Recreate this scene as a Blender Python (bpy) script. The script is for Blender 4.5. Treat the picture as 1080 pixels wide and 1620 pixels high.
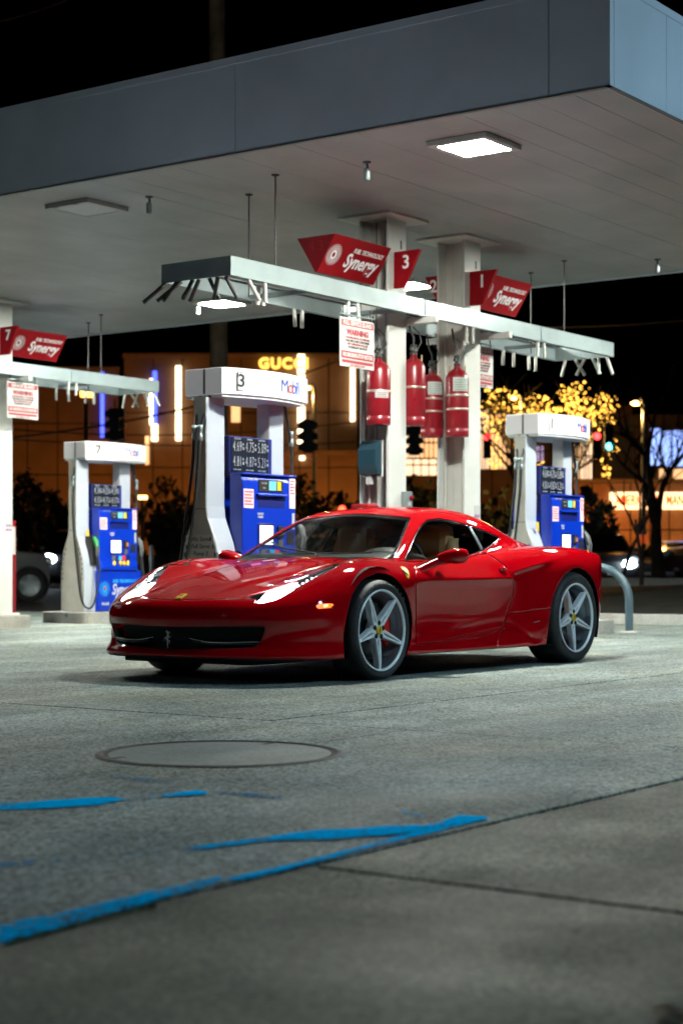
import bpy, bmesh, math, random
import numpy as np
from mathutils import Vector, Matrix
for o in list(bpy.data.objects): bpy.data.objects.remove(o)
S = bpy.context.scene
COL = S.collection
# ------------------------------------------------------------------ camera
FPX, HOR, CAMH, PSI = 2740.0, 896.0, 0.75, math.radians(35.8)
VX = np.array([math.cos(PSI), math.sin(PSI)]); RX = np.array([math.sin(PSI), -math.cos(PSI)])
cd = bpy.data.cameras.new('camera'); cam = bpy.data.objects.new('camera', cd); COL.objects.link(cam)
cam.location = (0, 0, CAMH); cam.rotation_euler = (math.pi/2, 0, PSI - math.pi/2)
cd.sensor_fit = 'VERTICAL'; cd.sensor_height = 36; cd.sensor_width = 24
cd.lens = 36*FPX/1620; cd.shift_y = (HOR-810)/1620; cd.clip_start = .1; cd.clip_end = 2000
cd.dof.use_dof = True; cd.dof.focus_distance = 10.0; cd.dof.aperture_fstop = 2.8; cd.dof.aperture_blades = 0
S.camera = cam
# ------------------------------------------------------------------ night sky
W = bpy.data.worlds.new('World'); S.world = W; W.use_nodes = True
WN = W.node_tree.nodes; bg = WN['Background']
sky = WN.new('ShaderNodeTexSky'); sky.sky_type = 'NISHITA'; sky.sun_disc = False
sky.sun_elevation = math.radians(-9); sky.sun_rotation = math.radians(200)
W.node_tree.links.new(sky.outputs[0], bg.inputs[0]); bg.inputs[1].default_value = 0.03
S.view_settings.view_transform = 'Standard'; S.view_settings.look = 'None'
S.view_settings.exposure = 0.2; S.view_settings.gamma = 1.0; S.view_settings.use_curve_mapping = False
S.render.engine = 'CYCLES'
try:
    S.cycles.use_denoising = True; S.cycles.denoiser = 'OPENIMAGEDENOISE'
except Exception: pass
S.cycles.max_bounces = 8; S.cycles.sample_clamp_indirect = 6; S.cycles.caustics_reflective = False; S.cycles.caustics_refractive = False
S.cycles.transparent_max_bounces = 16
# ------------------------------------------------------------------ helpers
def proj(P):
    P = np.asarray(P, float); d = P[..., :2] @ VX; x = P[..., :2] @ RX
    return np.stack([540+FPX*x/d, HOR-FPX*(P[..., 2]-CAMH)/d], -1)
def at(u, w, d):
    p = VX*d + RX*((u-540)/FPX*d); return Vector((p[0], p[1], CAMH+(HOR-w)/FPX*d))
def onz(u, w, z=0.0): return at(u, w, FPX*(CAMH-z)/(w-HOR))
def socket(b, *names):
    for n in names:
        if n in b.inputs: return b.inputs[n]
MATS = {}
def mat(name, col=(.5,.5,.5), rough=.5, metal=0., coat=0., emit=None, es=1., spec=.5, bump=None, noise=None, sample=True, trans=0, ior=1.45):
    """noise=(scale, amount, detail) colour variation; bump=(scale, strength)"""
    m = bpy.data.materials.new(name); m.use_nodes = True; N = m.node_tree.nodes; L = m.node_tree.links
    b = N['Principled BSDF']
    c4 = (*col, 1)
    b.inputs['Base Color'].default_value = c4; b.inputs['Roughness'].default_value = rough; b.inputs['Metallic'].default_value = metal
    socket(b, 'Coat Weight', 'Coat').default_value = coat
    b.inputs['Coat Roughness'].default_value = .03
    socket(b, 'Specular IOR Level', 'Specular').default_value = spec
    if trans: socket(b, 'Transmission Weight', 'Transmission').default_value = trans; b.inputs['IOR'].default_value = ior
    if emit is not None:
        socket(b, 'Emission Color', 'Emission').default_value = (*emit, 1); b.inputs['Emission Strength'].default_value = es
        if not sample: m.cycles.emission_sampling = 'NONE'
    if noise or bump:
        tc = N.new('ShaderNodeTexCoord')
    if noise:
        n = N.new('ShaderNodeTexNoise'); n.inputs['Scale'].default_value = noise[0]; n.inputs['Detail'].default_value = noise[2] if len(noise) > 2 else 4
        r = N.new('ShaderNodeMapRange'); r.inputs[1].default_value = .3; r.inputs[2].default_value = .7
        r.inputs[3].default_value = 1-noise[1]; r.inputs[4].default_value = 1+noise[1]*.5
        mx = N.new('ShaderNodeVectorMath'); mx.operation = 'SCALE'; mx.inputs[0].default_value = col
        L.new(tc.outputs['Object'], n.inputs['Vector']); L.new(n.outputs[0], r.inputs[0]); L.new(r.outputs[0], mx.inputs['Scale']); L.new(mx.outputs[0], b.inputs['Base Color'])
        rr = N.new('ShaderNodeMapRange'); rr.inputs[1].default_value = .3; rr.inputs[2].default_value = .7
        rr.inputs[3].default_value = min(1, rough+.08); rr.inputs[4].default_value = max(0, rough-.08)
        L.new(n.outputs[0], rr.inputs[0]); L.new(rr.outputs[0], b.inputs['Roughness'])
    if bump:
        n2 = N.new('ShaderNodeTexNoise'); n2.inputs['Scale'].default_value = bump[0]; n2.inputs['Detail'].default_value = 5
        bp = N.new('ShaderNodeBump'); bp.inputs['Strength'].default_value = bump[1]; bp.inputs['Distance'].default_value = .02
        L.new(tc.outputs['Object'], n2.inputs['Vector']); L.new(n2.outputs[0], bp.inputs['Height']); L.new(bp.outputs[0], b.inputs['Normal'])
    MATS[name] = m; return m
def glass_mat(name, tint, refl=1.0, ior=1.5):
    m = bpy.data.materials.new(name); m.use_nodes = True; N = m.node_tree.nodes; L = m.node_tree.links
    for n in list(N):
        if n.type != 'OUTPUT_MATERIAL': N.remove(n)
    out = [n for n in N if n.type == 'OUTPUT_MATERIAL'][0]
    t = N.new('ShaderNodeBsdfTransparent'); t.inputs[0].default_value = (*tint, 1)
    g = N.new('ShaderNodeBsdfGlossy'); g.inputs['Roughness'].default_value = .01; g.inputs[0].default_value = (refl, refl, refl, 1)
    f = N.new('ShaderNodeFresnel'); ge = N.new('ShaderNodeNewGeometry'); mi = N.new('ShaderNodeMapRange'); mi.inputs[3].default_value = ior; mi.inputs[4].default_value = 1/ior
    L.new(ge.outputs['Backfacing'], mi.inputs[0]); L.new(mi.outputs[0], f.inputs[0])
    x = N.new('ShaderNodeMixShader'); L.new(f.outputs[0], x.inputs[0]); L.new(t.outputs[0], x.inputs[1]); L.new(g.outputs[0], x.inputs[2]); L.new(x.outputs[0], out.inputs[0])
    MATS[name] = m; return m
def tag(o, label=None, cat=None, group=None, kind=None):
    if label: o['label'] = label
    if cat: o['category'] = cat
    if group: o['group'] = group
    if kind: o['kind'] = kind
    return o
def empty(name, loc=(0,0,0), rz=0, **k):
    o = bpy.data.objects.new(name, None); COL.objects.link(o); o.location = loc; o.rotation_euler = (0,0,rz); o.empty_display_size = .1
    return tag(o, **k)
def link_mesh(name, me, m, parent=None, loc=None, rot=None):
    o = bpy.data.objects.new(name, me); COL.objects.link(o)
    if m is not None and not me.materials: me.materials.append(m)
    if parent is not None: o.parent = parent
    if loc is not None: o.location = loc
    if rot is not None: o.rotation_euler = rot
    return o
class MB:
    """collects simple solids, then builds ONE mesh object"""
    def __init__(s): s.v = []; s.f = []; s.sm = []
    def add(s, vs, fs, smooth=False):
        k = len(s.v); s.v += [tuple(p) for p in vs]; s.f += [tuple(i+k for i in f) for f in fs]; s.sm += [smooth]*len(fs); return s
    def box(s, x0, x1, y0, y1, z0, z1, b=0.0):
        if b <= 0:
            return s.add([(x0,y0,z0),(x1,y0,z0),(x1,y1,z0),(x0,y1,z0),(x0,y0,z1),(x1,y0,z1),(x1,y1,z1),(x0,y1,z1)],
                     [(3,2,1,0),(4,5,6,7),(0,1,5,4),(1,2,6,5),(2,3,7,6),(3,0,4,7)])
        bm = bmesh.new(); r = bmesh.ops.create_cube(bm, size=1)
        bmesh.ops.scale(bm, vec=(x1-x0, y1-y0, z1-z0), verts=bm.verts); bmesh.ops.translate(bm, vec=((x0+x1)/2,(y0+y1)/2,(z0+z1)/2), verts=bm.verts)
        bmesh.ops.bevel(bm, geom=bm.edges[:], offset=b, segments=2, affect='EDGES', profile=.5)
        bm.verts.index_update(); s.add([v.co[:] for v in bm.verts], [[v.index for v in f.verts] for f in bm.faces]); bm.free(); return s
    def prism(s, poly, axis, a0, a1, smooth=False):
        """poly list of 2D pts extruded along axis 'x','y','z' ; for x:(y,z) y:(x,z) z:(x,y)"""
        n = len(poly)
        def P(p, a): return {'x': (a,p[0],p[1]), 'y': (p[0],a,p[1]), 'z': (p[0],p[1],a)}[axis]
        A = sum(poly[i][0]*poly[(i+1)%n][1]-poly[(i+1)%n][0]*poly[i][1] for i in range(n))
        if (A < 0) != (axis == 'y'): poly = poly[::-1]
        vs = [P(p,a0) for p in poly]+[P(p,a1) for p in poly]
        fs = [tuple(range(n))[::-1], tuple(range(n,2*n))]+[(i,(i+1)%n,(i+1)%n+n,i+n) for i in range(n)]
        return s.add(vs, fs, smooth)
    def tube(s, pts, r, n=8, cap=True, smooth=True):
        pts = [Vector(p) for p in pts]; rs = r if isinstance(r,(list,tuple)) else [r]*len(pts)
        base = len(s.v); up = None; vs = []; fs = []
        for i, p in enumerate(pts):
            t = (pts[min(i+1,len(pts)-1)]-pts[max(i-1,0)]).normalized()
            if up is None:
                up = Vector((0,0,1)) if abs(t.z) < .9 else Vector((1,0,0))
            a = (up - t*up.dot(t)).normalized(); up = a; b = t.cross(a)
            vs += [p+(a*math.cos(2*math.pi*k/n)+b*math.sin(2*math.pi*k/n))*rs[i] for k in range(n)]
        for i in range(len(pts)-1):
            fs += [(i*n+k, i*n+(k+1)%n, (i+1)*n+(k+1)%n, (i+1)*n+k) for k in range(n)]
        s.add(vs, fs, smooth)
        if cap:
            e = (len(pts)-1)*n
            s.add(vs[:n], [tuple(range(n))[::-1]]); s.add(vs[e:], [tuple(range(n))])
        return s
    def lathe(s, prof, c=(0,0,0), axis='z', n=24, smooth=True, closed=False):
        """prof list of (r, h)"""
        vs = []; fs = []; m = len(prof)
        for k in range(n):
            a = 2*math.pi*k/n
            for r_, h_ in prof:
                p = (r_*math.cos(a), r_*math.sin(a), h_)
                p = {'z': p, 'x': (p[2],p[0],p[1]), 'y': (p[1],p[2],p[0])}[axis]
                vs.append((p[0]+c[0],p[1]+c[1],p[2]+c[2]))
        for k in range(n):
            for j in range(m-1+(1 if closed else 0)):
                a = k*m+j; b = k*m+(j+1)%m; c2 = ((k+1)%n)*m+(j+1)%m; d = ((k+1)%n)*m+j
                fs.append((a,d,c2,b))
        return s.add(vs, fs, smooth)
    def sphere(s, c, r, n=10, sq=(1,1,1)):
        m = max(5, n//2+1); prof = [(max(r*math.sin(math.pi*i/(m-1)),1e-5), -r*math.cos(math.pi*i/(m-1))) for i in range(m)]
        k = len(s.v); s.lathe(prof, (0,0,0), 'z', n)
        for i in range(k, len(s.v)):
            p = s.v[i]; s.v[i] = (p[0]*sq[0]+c[0], p[1]*sq[1]+c[1], p[2]*sq[2]+c[2])
        return s
    def mesh(s, name):
        me = bpy.data.meshes.new(name); me.from_pydata(s.v, [], s.f); me.update()
        me.polygons.foreach_set('use_smooth', s.sm)
        return me
    def build(s, name, m, parent=None, loc=None, rot=None, bevel=0, **tg):
        o = link_mesh(name, s.mesh(name), m, parent, loc, rot)
        if bevel:
            bv = o.modifiers.new('bevel','BEVEL'); bv.width = bevel; bv.segments = 2; bv.limit_method = 'ANGLE'; bv.angle_limit = math.radians(40)
        return tag(o, **tg)
def copy_tree(o, parent=None):
    c = o.copy(); COL.objects.link(c)
    if parent is not None: c.parent = parent
    for ch in list(o.children): copy_tree(ch, c)
    return c
TXT = {}
def text_mesh(txt, size, depth=.002, bold=0., shear=0., align='CENTER', spacing=1., res=3, sx=1.):
    key = (txt, size, depth, bold, shear, spacing, sx)
    if key not in TXT:
        cu = bpy.data.curves.new('lettering', 'FONT'); cu.body = txt; cu.size = size; cu.extrude = depth/2; cu.offset = bold; cu.shear = shear
        cu.align_x = align; cu.align_y = 'CENTER'; cu.space_character = spacing; cu.resolution_u = res
        ob = bpy.data.objects.new('lettering', cu)
        tm = ob.to_mesh(); me = bpy.data.meshes.new('lettering')
        me.from_pydata([v.co[:] for v in tm.vertices], [], [tuple(p.vertices) for p in tm.polygons]); ob.to_mesh_clear()
        bpy.data.objects.remove(ob); bpy.data.curves.remove(cu)
        if sx != 1.: me.transform(Matrix.Diagonal((sx,1,1,1)))
        TXT[key] = me
    return TXT[key].copy()
def facing(loc, right, up):
    """matrix whose local x = right, y = up, z = out"""
    R = Vector(right).normalized(); U = Vector(up).normalized(); U = (U-R*U.dot(R)).normalized(); Z = R.cross(U)
    M = Matrix((R,U,Z)).transposed().to_4x4(); M.translation = Vector(loc); return M
def put_text(txt, size, m, parent, loc, right, up=(0,0,1), name='lettering', **k):
    me = text_mesh(txt, size, **k); me.transform(facing(loc, right, up))
    return link_mesh(name, me, m, parent)
# ------------------------------------------------------------------ car body surface
class Spl:
    def __init__(s, x, Y):
        s.x = np.asarray(x, float); s.Y = np.asarray(Y, float); n = len(x); hh = np.diff(s.x)
        A = np.eye(n); R = np.zeros_like(s.Y)
        for i in range(1, n-1):
            A[i,i-1] = hh[i-1]; A[i,i] = 2*(hh[i-1]+hh[i]); A[i,i+1] = hh[i]
            R[i] = 6*((s.Y[i+1]-s.Y[i])/hh[i]-(s.Y[i]-s.Y[i-1])/hh[i-1])
        s.M = np.linalg.solve(A, R)
    def __call__(s, q):
        q = np.clip(np.asarray(q, float), s.x[0], s.x[-1]); i = np.clip(np.searchsorted(s.x, q)-1, 0, len(s.x)-2)
        hh = (s.x[i+1]-s.x[i]); a = (s.x[i+1]-q)/hh; b = (q-s.x[i])/hh
        if s.Y.ndim > 1: a = a[:,None]; b = b[:,None]; hh = hh[:,None]
        return a*s.Y[i]+b*s.Y[i+1]+((a**3-a)*s.M[i]+(b**3-b)*s.M[i+1])*hh**2/6
def spl2(xs, ys, G, X, Y):
    t = Spl(xs, np.array(G, float))(X); return Spl(ys, t.T)(Y).T
def smax(a, b, k):
    hh = np.maximum(k-np.abs(a-b), 0)/k; return np.maximum(a, b)+hh*hh*k*.25
def smin(a, b, k): return -smax(-a, -b, k)
def sstep(x, a, b):
    t = np.clip((x-a)/(b-a), 0, 1); return t*t*(3-2*t)
HG = .0125
GX = np.arange(-1.14, 3.56, HG); GY = (np.arange(0, 84)-.5)*HG; GZ = np.arange(.10, 1.25, HG)
def car_field():
    aY = np.abs(GY)
    zy = [0,.25,.45,.60,.72,.82,.92,1.02]
    zt = [(-1.2,[.40,.39,.36,.33,.30,.27,.24,.2]),
          (-1.0,[.520,.515,.500,.475,.450,.42,.39,.36]),
          (-.85,[.572,.568,.548,.528,.510,.485,.45,.41]),
          (-.6,[.645,.638,.618,.612,.608,.585,.545,.49]),
          (-.3,[.712,.700,.684,.712,.735,.715,.655,.58]),
          (0,[.762,.750,.738,.775,.802,.785,.725,.64]),
          (.3,[.793,.782,.770,.790,.806,.79,.735,.66]),
          (.6,[.808,.80,.785,.785,.795,.785,.735,.66]),
          (1.0,[.82,.81,.80,.80,.81,.795,.735,.66]),
          (1.5,[.83,.83,.83,.835,.845,.825,.755,.67]),
          (1.9,[.85,.85,.855,.865,.875,.86,.80,.71]),
          (2.3,[.87,.87,.88,.89,.898,.89,.845,.77]),
          (2.7,[.875,.88,.89,.90,.908,.90,.865,.79]),
          (3.0,[.87,.875,.885,.893,.895,.885,.845,.77]),
          (3.3,[.88,.88,.88,.875,.868,.85,.81,.74]),
          (3.6,[.88,.88,.87,.85,.83,.80,.76,.70])]
    Zt = spl2([a for a,_ in zt], zy, [b for _,b in zt], GX, aY)
    yc_ = np.interp(GX, [-1.1,-.9,-.6,.2,.6], [.20,.24,.32,.50,.56])[:,None]
    Zt = Zt + .016*sstep(GX,-.98,-.6)[:,None]*(1-sstep(GX,.35,.6))[:,None]*(1-sstep(aY[None,:], yc_-.022, yc_+.022))
    sz = [.08,.2,.28,.36,.45,.55,.62,.66,.72,.80,.92]
    ys = [(-1.2,[.90,.90,.90,.90,.90,.89,.88,.87,.85,.82,.78]),
          (-.8,[.915,.915,.915,.915,.915,.905,.89,.88,.87,.84,.80]),
          (-.5,[.938,.938,.938,.938,.936,.932,.925,.918,.905,.88,.84]),
          (-.2,[.940,.942,.946,.950,.953,.954,.952,.948,.938,.915,.87]),
          (.05,[.940,.944,.950,.956,.960,.961,.960,.957,.946,.92,.87]),
          (.30,[.938,.938,.936,.936,.940,.946,.950,.950,.938,.90,.85]),
          (.50,[.942,.935,.918,.912,.914,.924,.937,.942,.925,.885,.83]),
          (.9,[.946,.935,.908,.900,.902,.914,.932,.944,.918,.875,.81]),
          (1.4,[.950,.942,.912,.900,.902,.914,.933,.946,.920,.880,.82]),
          (1.7,[.955,.950,.93,.918,.916,.920,.930,.938,.920,.888,.83]),
          (2.0,[.960,.960,.956,.951,.945,.938,.934,.932,.925,.905,.86]),
          (2.4,[.965,.966,.967,.967,.967,.965,.962,.958,.950,.928,.88]),
          (2.8,[.955,.960,.965,.968,.969,.968,.966,.962,.952,.928,.88]),
          (3.1,[.925,.930,.938,.944,.947,.947,.944,.940,.928,.905,.86]),
          (3.4,[.87,.875,.885,.895,.90,.90,.898,.893,.88,.86,.81]),
          (3.6,[.83,.835,.845,.855,.86,.86,.858,.853,.84,.82,.77])]
    Ys = spl2([a for a,_ in ys], sz, [b for _,b in ys], GX, GZ)
    XX, ZZ = np.meshgrid(GX, GZ, indexing='ij')
    # rocker blade that climbs to a peak ahead of the rear wheel
    zr = np.interp(GX, [.2,.4,.9,1.45,1.62,1.75,1.95,2.3], [.21,.215,.235,.285,.30,.27,.175,.15])[:,None]
    inx = sstep(XX,.1,.4)*(1-sstep(XX,1.95,2.15))
    Ys = Ys + .022*inx*(1-sstep(ZZ, zr-.012, zr+.022)) - .006*inx*np.exp(-((ZZ-zr-.035)/.03)**2)
    # door crease
    cx = sstep(XX,.35,.7)*(1-sstep(XX,1.55,1.8)); zc = .660
    Ys = Ys + cx*(.010*np.exp(-np.abs(ZZ-zc)/.022) - .006*np.exp(-((ZZ-zc+.045)/.03)**2))
    # shoulder intake: a hollow that starts at a point behind the door and opens under the haunch
    zu = .682+.165*np.clip(XX-1.70,0,2); dz_ = zu-ZZ
    Ys = Ys - .034*sstep(XX,1.70,1.80)*(1-sstep(XX,1.85,2.45))*sstep(dz_,-.010,.016)*np.exp(-np.clip(dz_,0,1)/(.028+.10*np.clip(XX-1.70,0,1)))
    Ys = Ys + .010*sstep(XX,1.72,1.9)*(1-sstep(XX,2.1,2.6))*np.exp(-((ZZ-zu-.012)/.022)**2)
    # wheel arch lips
    for cx0, cz0, R in ((0,.335,.40),(2.65,.35,.42)):
        d = np.hypot(XX-cx0, ZZ-cz0)-R; Ys = Ys + .003*np.exp(-(d/.05)**2)*sstep(ZZ,.2,.5)
    # nose and tail in plan
    pl = Spl([0,.25,.45,.6,.7,.8,.88,.95,1.05], [0,.022,.068,.137,.20,.30,.43,.63,1.0])
    x0 = Spl([.08,.15,.185,.215,.25,.3,.36,.42,.48,.54,.60,.7,.9,1.3], [-.99,-1.05,-1.075,-1.05,-1.028,-1.03,-1.042,-1.048,-1.035,-.995,-.93,-.80,-.55,0])
    Xf = x0(GZ)[None,:]+pl(aY)[:,None]
    # bumper corner fold: faces out below the head lamp
    YY, ZZ2 = np.meshgrid(aY, GZ, indexing='ij')
    Xf = Xf + .018*np.exp(-((ZZ2-(.30+.22*(YY-.6)))/.03)**2)*sstep(YY,.62,.72)*(1-sstep(YY,.88,.93))
    pr = Spl([0,.3,.5,.7,.8,.88,.95,1.05], [0,-.01,-.03,-.085,-.14,-.22,-.36,-.6])
    r0 = Spl([.08,.2,.35,.5,.65,.78,.86,1.0,1.3], [3.27,3.33,3.40,3.435,3.44,3.455,3.475,3.47,3.4])
    Xr = r0(GZ)[None,:]+pr(aY)[:,None]
    # greenhouse
    Zc = Spl([.4,.8,1.0,1.2,1.5,1.8,2.1,2.4,2.7,3.0,3.3,3.6], [1.03,1.115,1.152,1.183,1.200,1.178,1.118,1.035,.955,.885,.83,.78])(GX)
    Zg = Zc[:,None]-.11*aY[None,:]**2
    gz = [.6,.75,.85,.95,1.05,1.12,1.25]
    yg = [(.2,[.76,.70,.64,.58,.53,.49,.42]),(.5,[.83,.755,.70,.64,.58,.54,.47]),(.9,[.87,.80,.742,.682,.618,.57,.48]),(1.3,[.88,.812,.757,.698,.634,.585,.49]),
          (1.7,[.87,.80,.747,.69,.622,.568,.47]),(2.0,[.84,.765,.71,.652,.583,.525,.42]),(2.4,[.76,.68,.62,.55,.47,.40,.28]),
          (2.8,[.66,.57,.50,.43,.35,.28,.18]),(3.3,[.55,.45,.38,.3,.22,.16,.1]),(3.6,[.5,.4,.33,.25,.17,.1,.05])]
    Yg = spl2([a for a,_ in yg], gz, [b for _,b in yg], GX, GZ)
    Xw = (.395+1.90*(GZ-.80))[None,:]+(.19*aY**2)[:,None]
    def nrm(G, da, db):
        ga, gb = np.gradient(G, da, db); return 1/np.sqrt(1+ga**2+gb**2)
    X3 = GX[:,None,None]; Y3 = aY[None,:,None]; Z3 = GZ[None,None,:]
    f = (Z3-Zt[:,:,None])*nrm(Zt,HG,HG)[:,:,None]
    f = smax(f, (Y3-Ys[:,None,:])*nrm(Ys,HG,HG)[:,None,:], .085)
    f = smax(f, (Xf[None]-X3)*nrm(Xf,HG,HG)[None], .07)
    f = smax(f, (X3-Xr[None])*nrm(Xr,HG,HG)[None], .04)
    zb = np.interp(GX, [-1.1,-.9,0,2.6,3.2,3.5], [.165,.15,.15,.15,.19,.26])
    f = smax(f, zb[:,None,None]-Z3+0*Y3, .02)
    g = (Z3-Zg[:,:,None])*nrm(Zg,HG,HG)[:,:,None]
    g = smax(g, (Y3-Yg[:,None,:])*nrm(Yg,HG,HG)[:,None,:], .09)
    g = smax(g, (Xw[None]-X3)*nrm(Xw,HG,HG)[None], .05)
    g = smax(g, .70-Z3+0*X3+0*Y3, .02)
    k = (.018+.10*sstep(GX,1.75,2.3))[:,None,None]
    return smin(f, g, k)
def surface_nets(F):
    S_ = F < 0; nx, ny, nz = F.shape
    idx = np.zeros((nx-1,ny-1,nz-1), int)
    for dx in (0,1):
        for dy in (0,1):
            for dz in (0,1): idx += S_[dx:nx-1+dx, dy:ny-1+dy, dz:nz-1+dz]
    act = (idx > 0)&(idx < 8); ci = np.argwhere(act); vid = -np.ones(act.shape, int); vid[act] = np.arange(len(ci))
    acc = np.zeros((len(ci),3)); cnt = np.zeros(len(ci))
    E = [((0,0,0),(1,0,0)),((0,1,0),(1,1,0)),((0,0,1),(1,0,1)),((0,1,1),(1,1,1)),((0,0,0),(0,1,0)),((1,0,0),(1,1,0)),((0,0,1),(0,1,1)),((1,0,1),(1,1,1)),
         ((0,0,0),(0,0,1)),((1,0,0),(1,0,1)),((0,1,0),(0,1,1)),((1,1,0),(1,1,1))]
    for a, b in E:
        a = np.array(a); b = np.array(b); fa = F[tuple((ci+a).T)]; fb = F[tuple((ci+b).T)]; m = (fa < 0) != (fb < 0)
        t = np.where(m, fa/np.where(m, fa-fb, 1), 0); acc[m] += (ci+a)[m]+t[m,None]*(b-a); cnt[m] += 1
    V = acc/cnt[:,None]
    Q = []
    for ax in range(3):
        o = [i for i in range(3) if i != ax]
        sl = [slice(None)]*3; sl2 = [slice(None)]*3; sl[ax] = slice(0,-1); sl2[ax] = slice(1,None)
        A = S_[tuple(sl)]; B = S_[tuple(sl2)]; e = np.argwhere(A != B)
        e = e[(e[:,o[0]] > 0)&(e[:,o[1]] > 0)&(e[:,o[0]] < F.shape[o[0]]-1)&(e[:,o[1]] < F.shape[o[1]]-1)]
        d0 = np.zeros(3,int); d0[o[0]] = 1; d1 = np.zeros(3,int); d1[o[1]] = 1
        q = np.stack([vid[tuple((e-d0-d1).T)], vid[tuple((e-d1).T)], vid[tuple(e.T)], vid[tuple((e-d0).T)]], 1)
        flip = A[tuple(e.T)]
        if ax == 1: flip = ~flip
        q[~flip] = q[~flip][:, ::-1]; Q.append(q)
    return V, np.concatenate(Q)
def tri3(F, V):
    i = np.clip(np.floor(V).astype(int), 0, np.array(F.shape)-2); t = V-i; o = 0
    for dx in (0,1):
        for dy in (0,1):
            for dz in (0,1):
                w = (t[:,0] if dx else 1-t[:,0])*(t[:,1] if dy else 1-t[:,1])*(t[:,2] if dz else 1-t[:,2])
                o = o+w*F[i[:,0]+dx, i[:,1]+dy, i[:,2]+dz]
    return o
def car_surface():
    F = car_field(); V, Q = surface_nets(F)
    G = np.gradient(F); 
    for it in range(2):                                            # settle the vertices on the zero level
        N = np.stack([tri3(g, V) for g in G], 1); f = tri3(F, V)
        V = V - N*(f/np.maximum((N**2).sum(1), 1e-6))[:,None]*.9
    N = np.stack([tri3(g, V) for g in G], 1); N /= np.linalg.norm(N,axis=1)[:,None]
    P = np.stack([GX[0]+V[:,0]*HG, GY[0]+V[:,1]*HG, GZ[0]+V[:,2]*HG], 1)
    c = np.abs(P[:,1]) < HG*.45; P[c,1] = 0; N[c,1] = 0
    T = np.concatenate([Q[:,[0,1,2]], Q[:,[0,2,3]]])
    return P, N, T
class Skin:
    """triangle soup with vertex normals; split() cuts it along a zero line"""
    def __init__(s, P, N, T): s.P, s.N, s.T = P, N, T
    def split(s, phi):
        P, N, T = s.P, s.N, s.T
        phi = np.where(np.abs(phi) < 1e-7, 1e-7, phi); ins = phi < 0; c = ins[T].sum(1)
        full_in = T[c == 3]; full_out = T[c == 0]; mix = T[(c == 1)|(c == 2)]
        nP = [P]; nN = [N]; key = {}; extra_P = []; extra_N = []; base = len(P)
        def cut(a, b):
            k = (a,b) if a < b else (b,a)
            if k not in key:
                t = phi[a]/(phi[a]-phi[b]); key[k] = base+len(extra_P)
                extra_P.append(P[a]*(1-t)+P[b]*t); extra_N.append(N[a]*(1-t)+N[b]*t)
            return key[k]
        I = []; O = []
        for t in mix:
            m = ins[t]; n = m.sum()
            lone = int(np.argmax(m)) if n == 1 else int(np.argmin(m))
            a, b, d = int(t[lone]), int(t[(lone+1)%3]), int(t[(lone+2)%3])
            p = cut(a,b); q = cut(a,d)
            one = [(a,p,q)]; two = [(p,b,d),(p,d,q)]
            if n == 1: I += one; O += two
            else: O += one; I += two
        P2 = np.concatenate([P]+([np.array(extra_P)] if extra_P else [])); N2 = np.concatenate([N]+([np.array(extra_N)] if extra_N else []))
        def mk(a, b):
            T2 = np.concatenate([a, np.array(b, int).reshape(-1,3)]); u, inv = np.unique(T2, return_inverse=True)
            return Skin(P2[u], N2[u], inv.reshape(-1,3))
        return mk(full_in, I), mk(full_out, O)
    def flip(s): return Skin(s.P*[1,-1,1], s.N*[1,-1,1], s.T[:, ::-1])
    def offset(s, d): return Skin(s.P+s.N*d, s.N, s.T)
    def join(s, o): return Skin(np.concatenate([s.P,o.P]), np.concatenate([s.N,o.N]), np.concatenate([s.T,o.T+len(s.P)]))
    def both(s):
        f = s.flip(); P = np.concatenate([s.P, f.P]); c = np.arange(len(P)); z = np.where(np.abs(s.P[:,1]) < 1e-6)[0]; c[z+len(s.P)] = z
        T = c[np.concatenate([s.T, f.T+len(s.P)])]; u, inv = np.unique(T, return_inverse=True); N = np.concatenate([s.N, f.N])
        return Skin(P[u], N[u], inv.reshape(-1,3))
    def build(s, name, m, parent, thick=0., **tg):
        me = bpy.data.meshes.new(name); me.from_pydata(s.P.tolist(), [], s.T.tolist()); me.update()
        me.polygons.foreach_set('use_smooth', [True]*len(s.T))
        me.normals_split_custom_set_from_vertices((s.N/np.linalg.norm(s.N,axis=1)[:,None]).tolist())
        o = link_mesh(name, me, m, parent)
        if thick:
            sm = o.modifiers.new('thickness','SOLIDIFY'); sm.thickness = thick; sm.offset = -1
        return tag(o, **tg)
def poly_sd(Q, poly):
    """signed distance (negative inside) of 2D points Q to a closed polygon"""
    poly = np.asarray(poly, float); d2 = np.full(len(Q), 1e18); ins = np.zeros(len(Q), bool); n = len(poly)
    for i in range(n):
        a = poly[i]; b = poly[(i+1)%n]; e = b-a; w = Q-a
        t = np.clip((w@e)/max(e@e,1e-12), 0, 1); d2 = np.minimum(d2, ((w-t[:,None]*e)**2).sum(1))
        cond = (a[1] > Q[:,1]) != (b[1] > Q[:,1])
        with np.errstate(divide='ignore', invalid='ignore'):
            xi = a[0]+(Q[:,1]-a[1])*(b[0]-a[0])/(b[1]-a[1])
        ins ^= cond & (Q[:,0] < xi)
    d = np.sqrt(d2); return np.where(ins, -d, d)
def line_sd(Q, pts):
    pts = np.asarray(pts, float); d2 = np.full(len(Q), 1e18)
    for a, b in zip(pts[:-1], pts[1:]):
        e = b-a; w = Q-a; t = np.clip((w@e)/max(e@e,1e-12), 0, 1); d2 = np.minimum(d2, ((w-t[:,None]*e)**2).sum(1))
    return np.sqrt(d2)
CARX, CARY, CARYAW = 9.43, 7.42, -.0065
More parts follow.
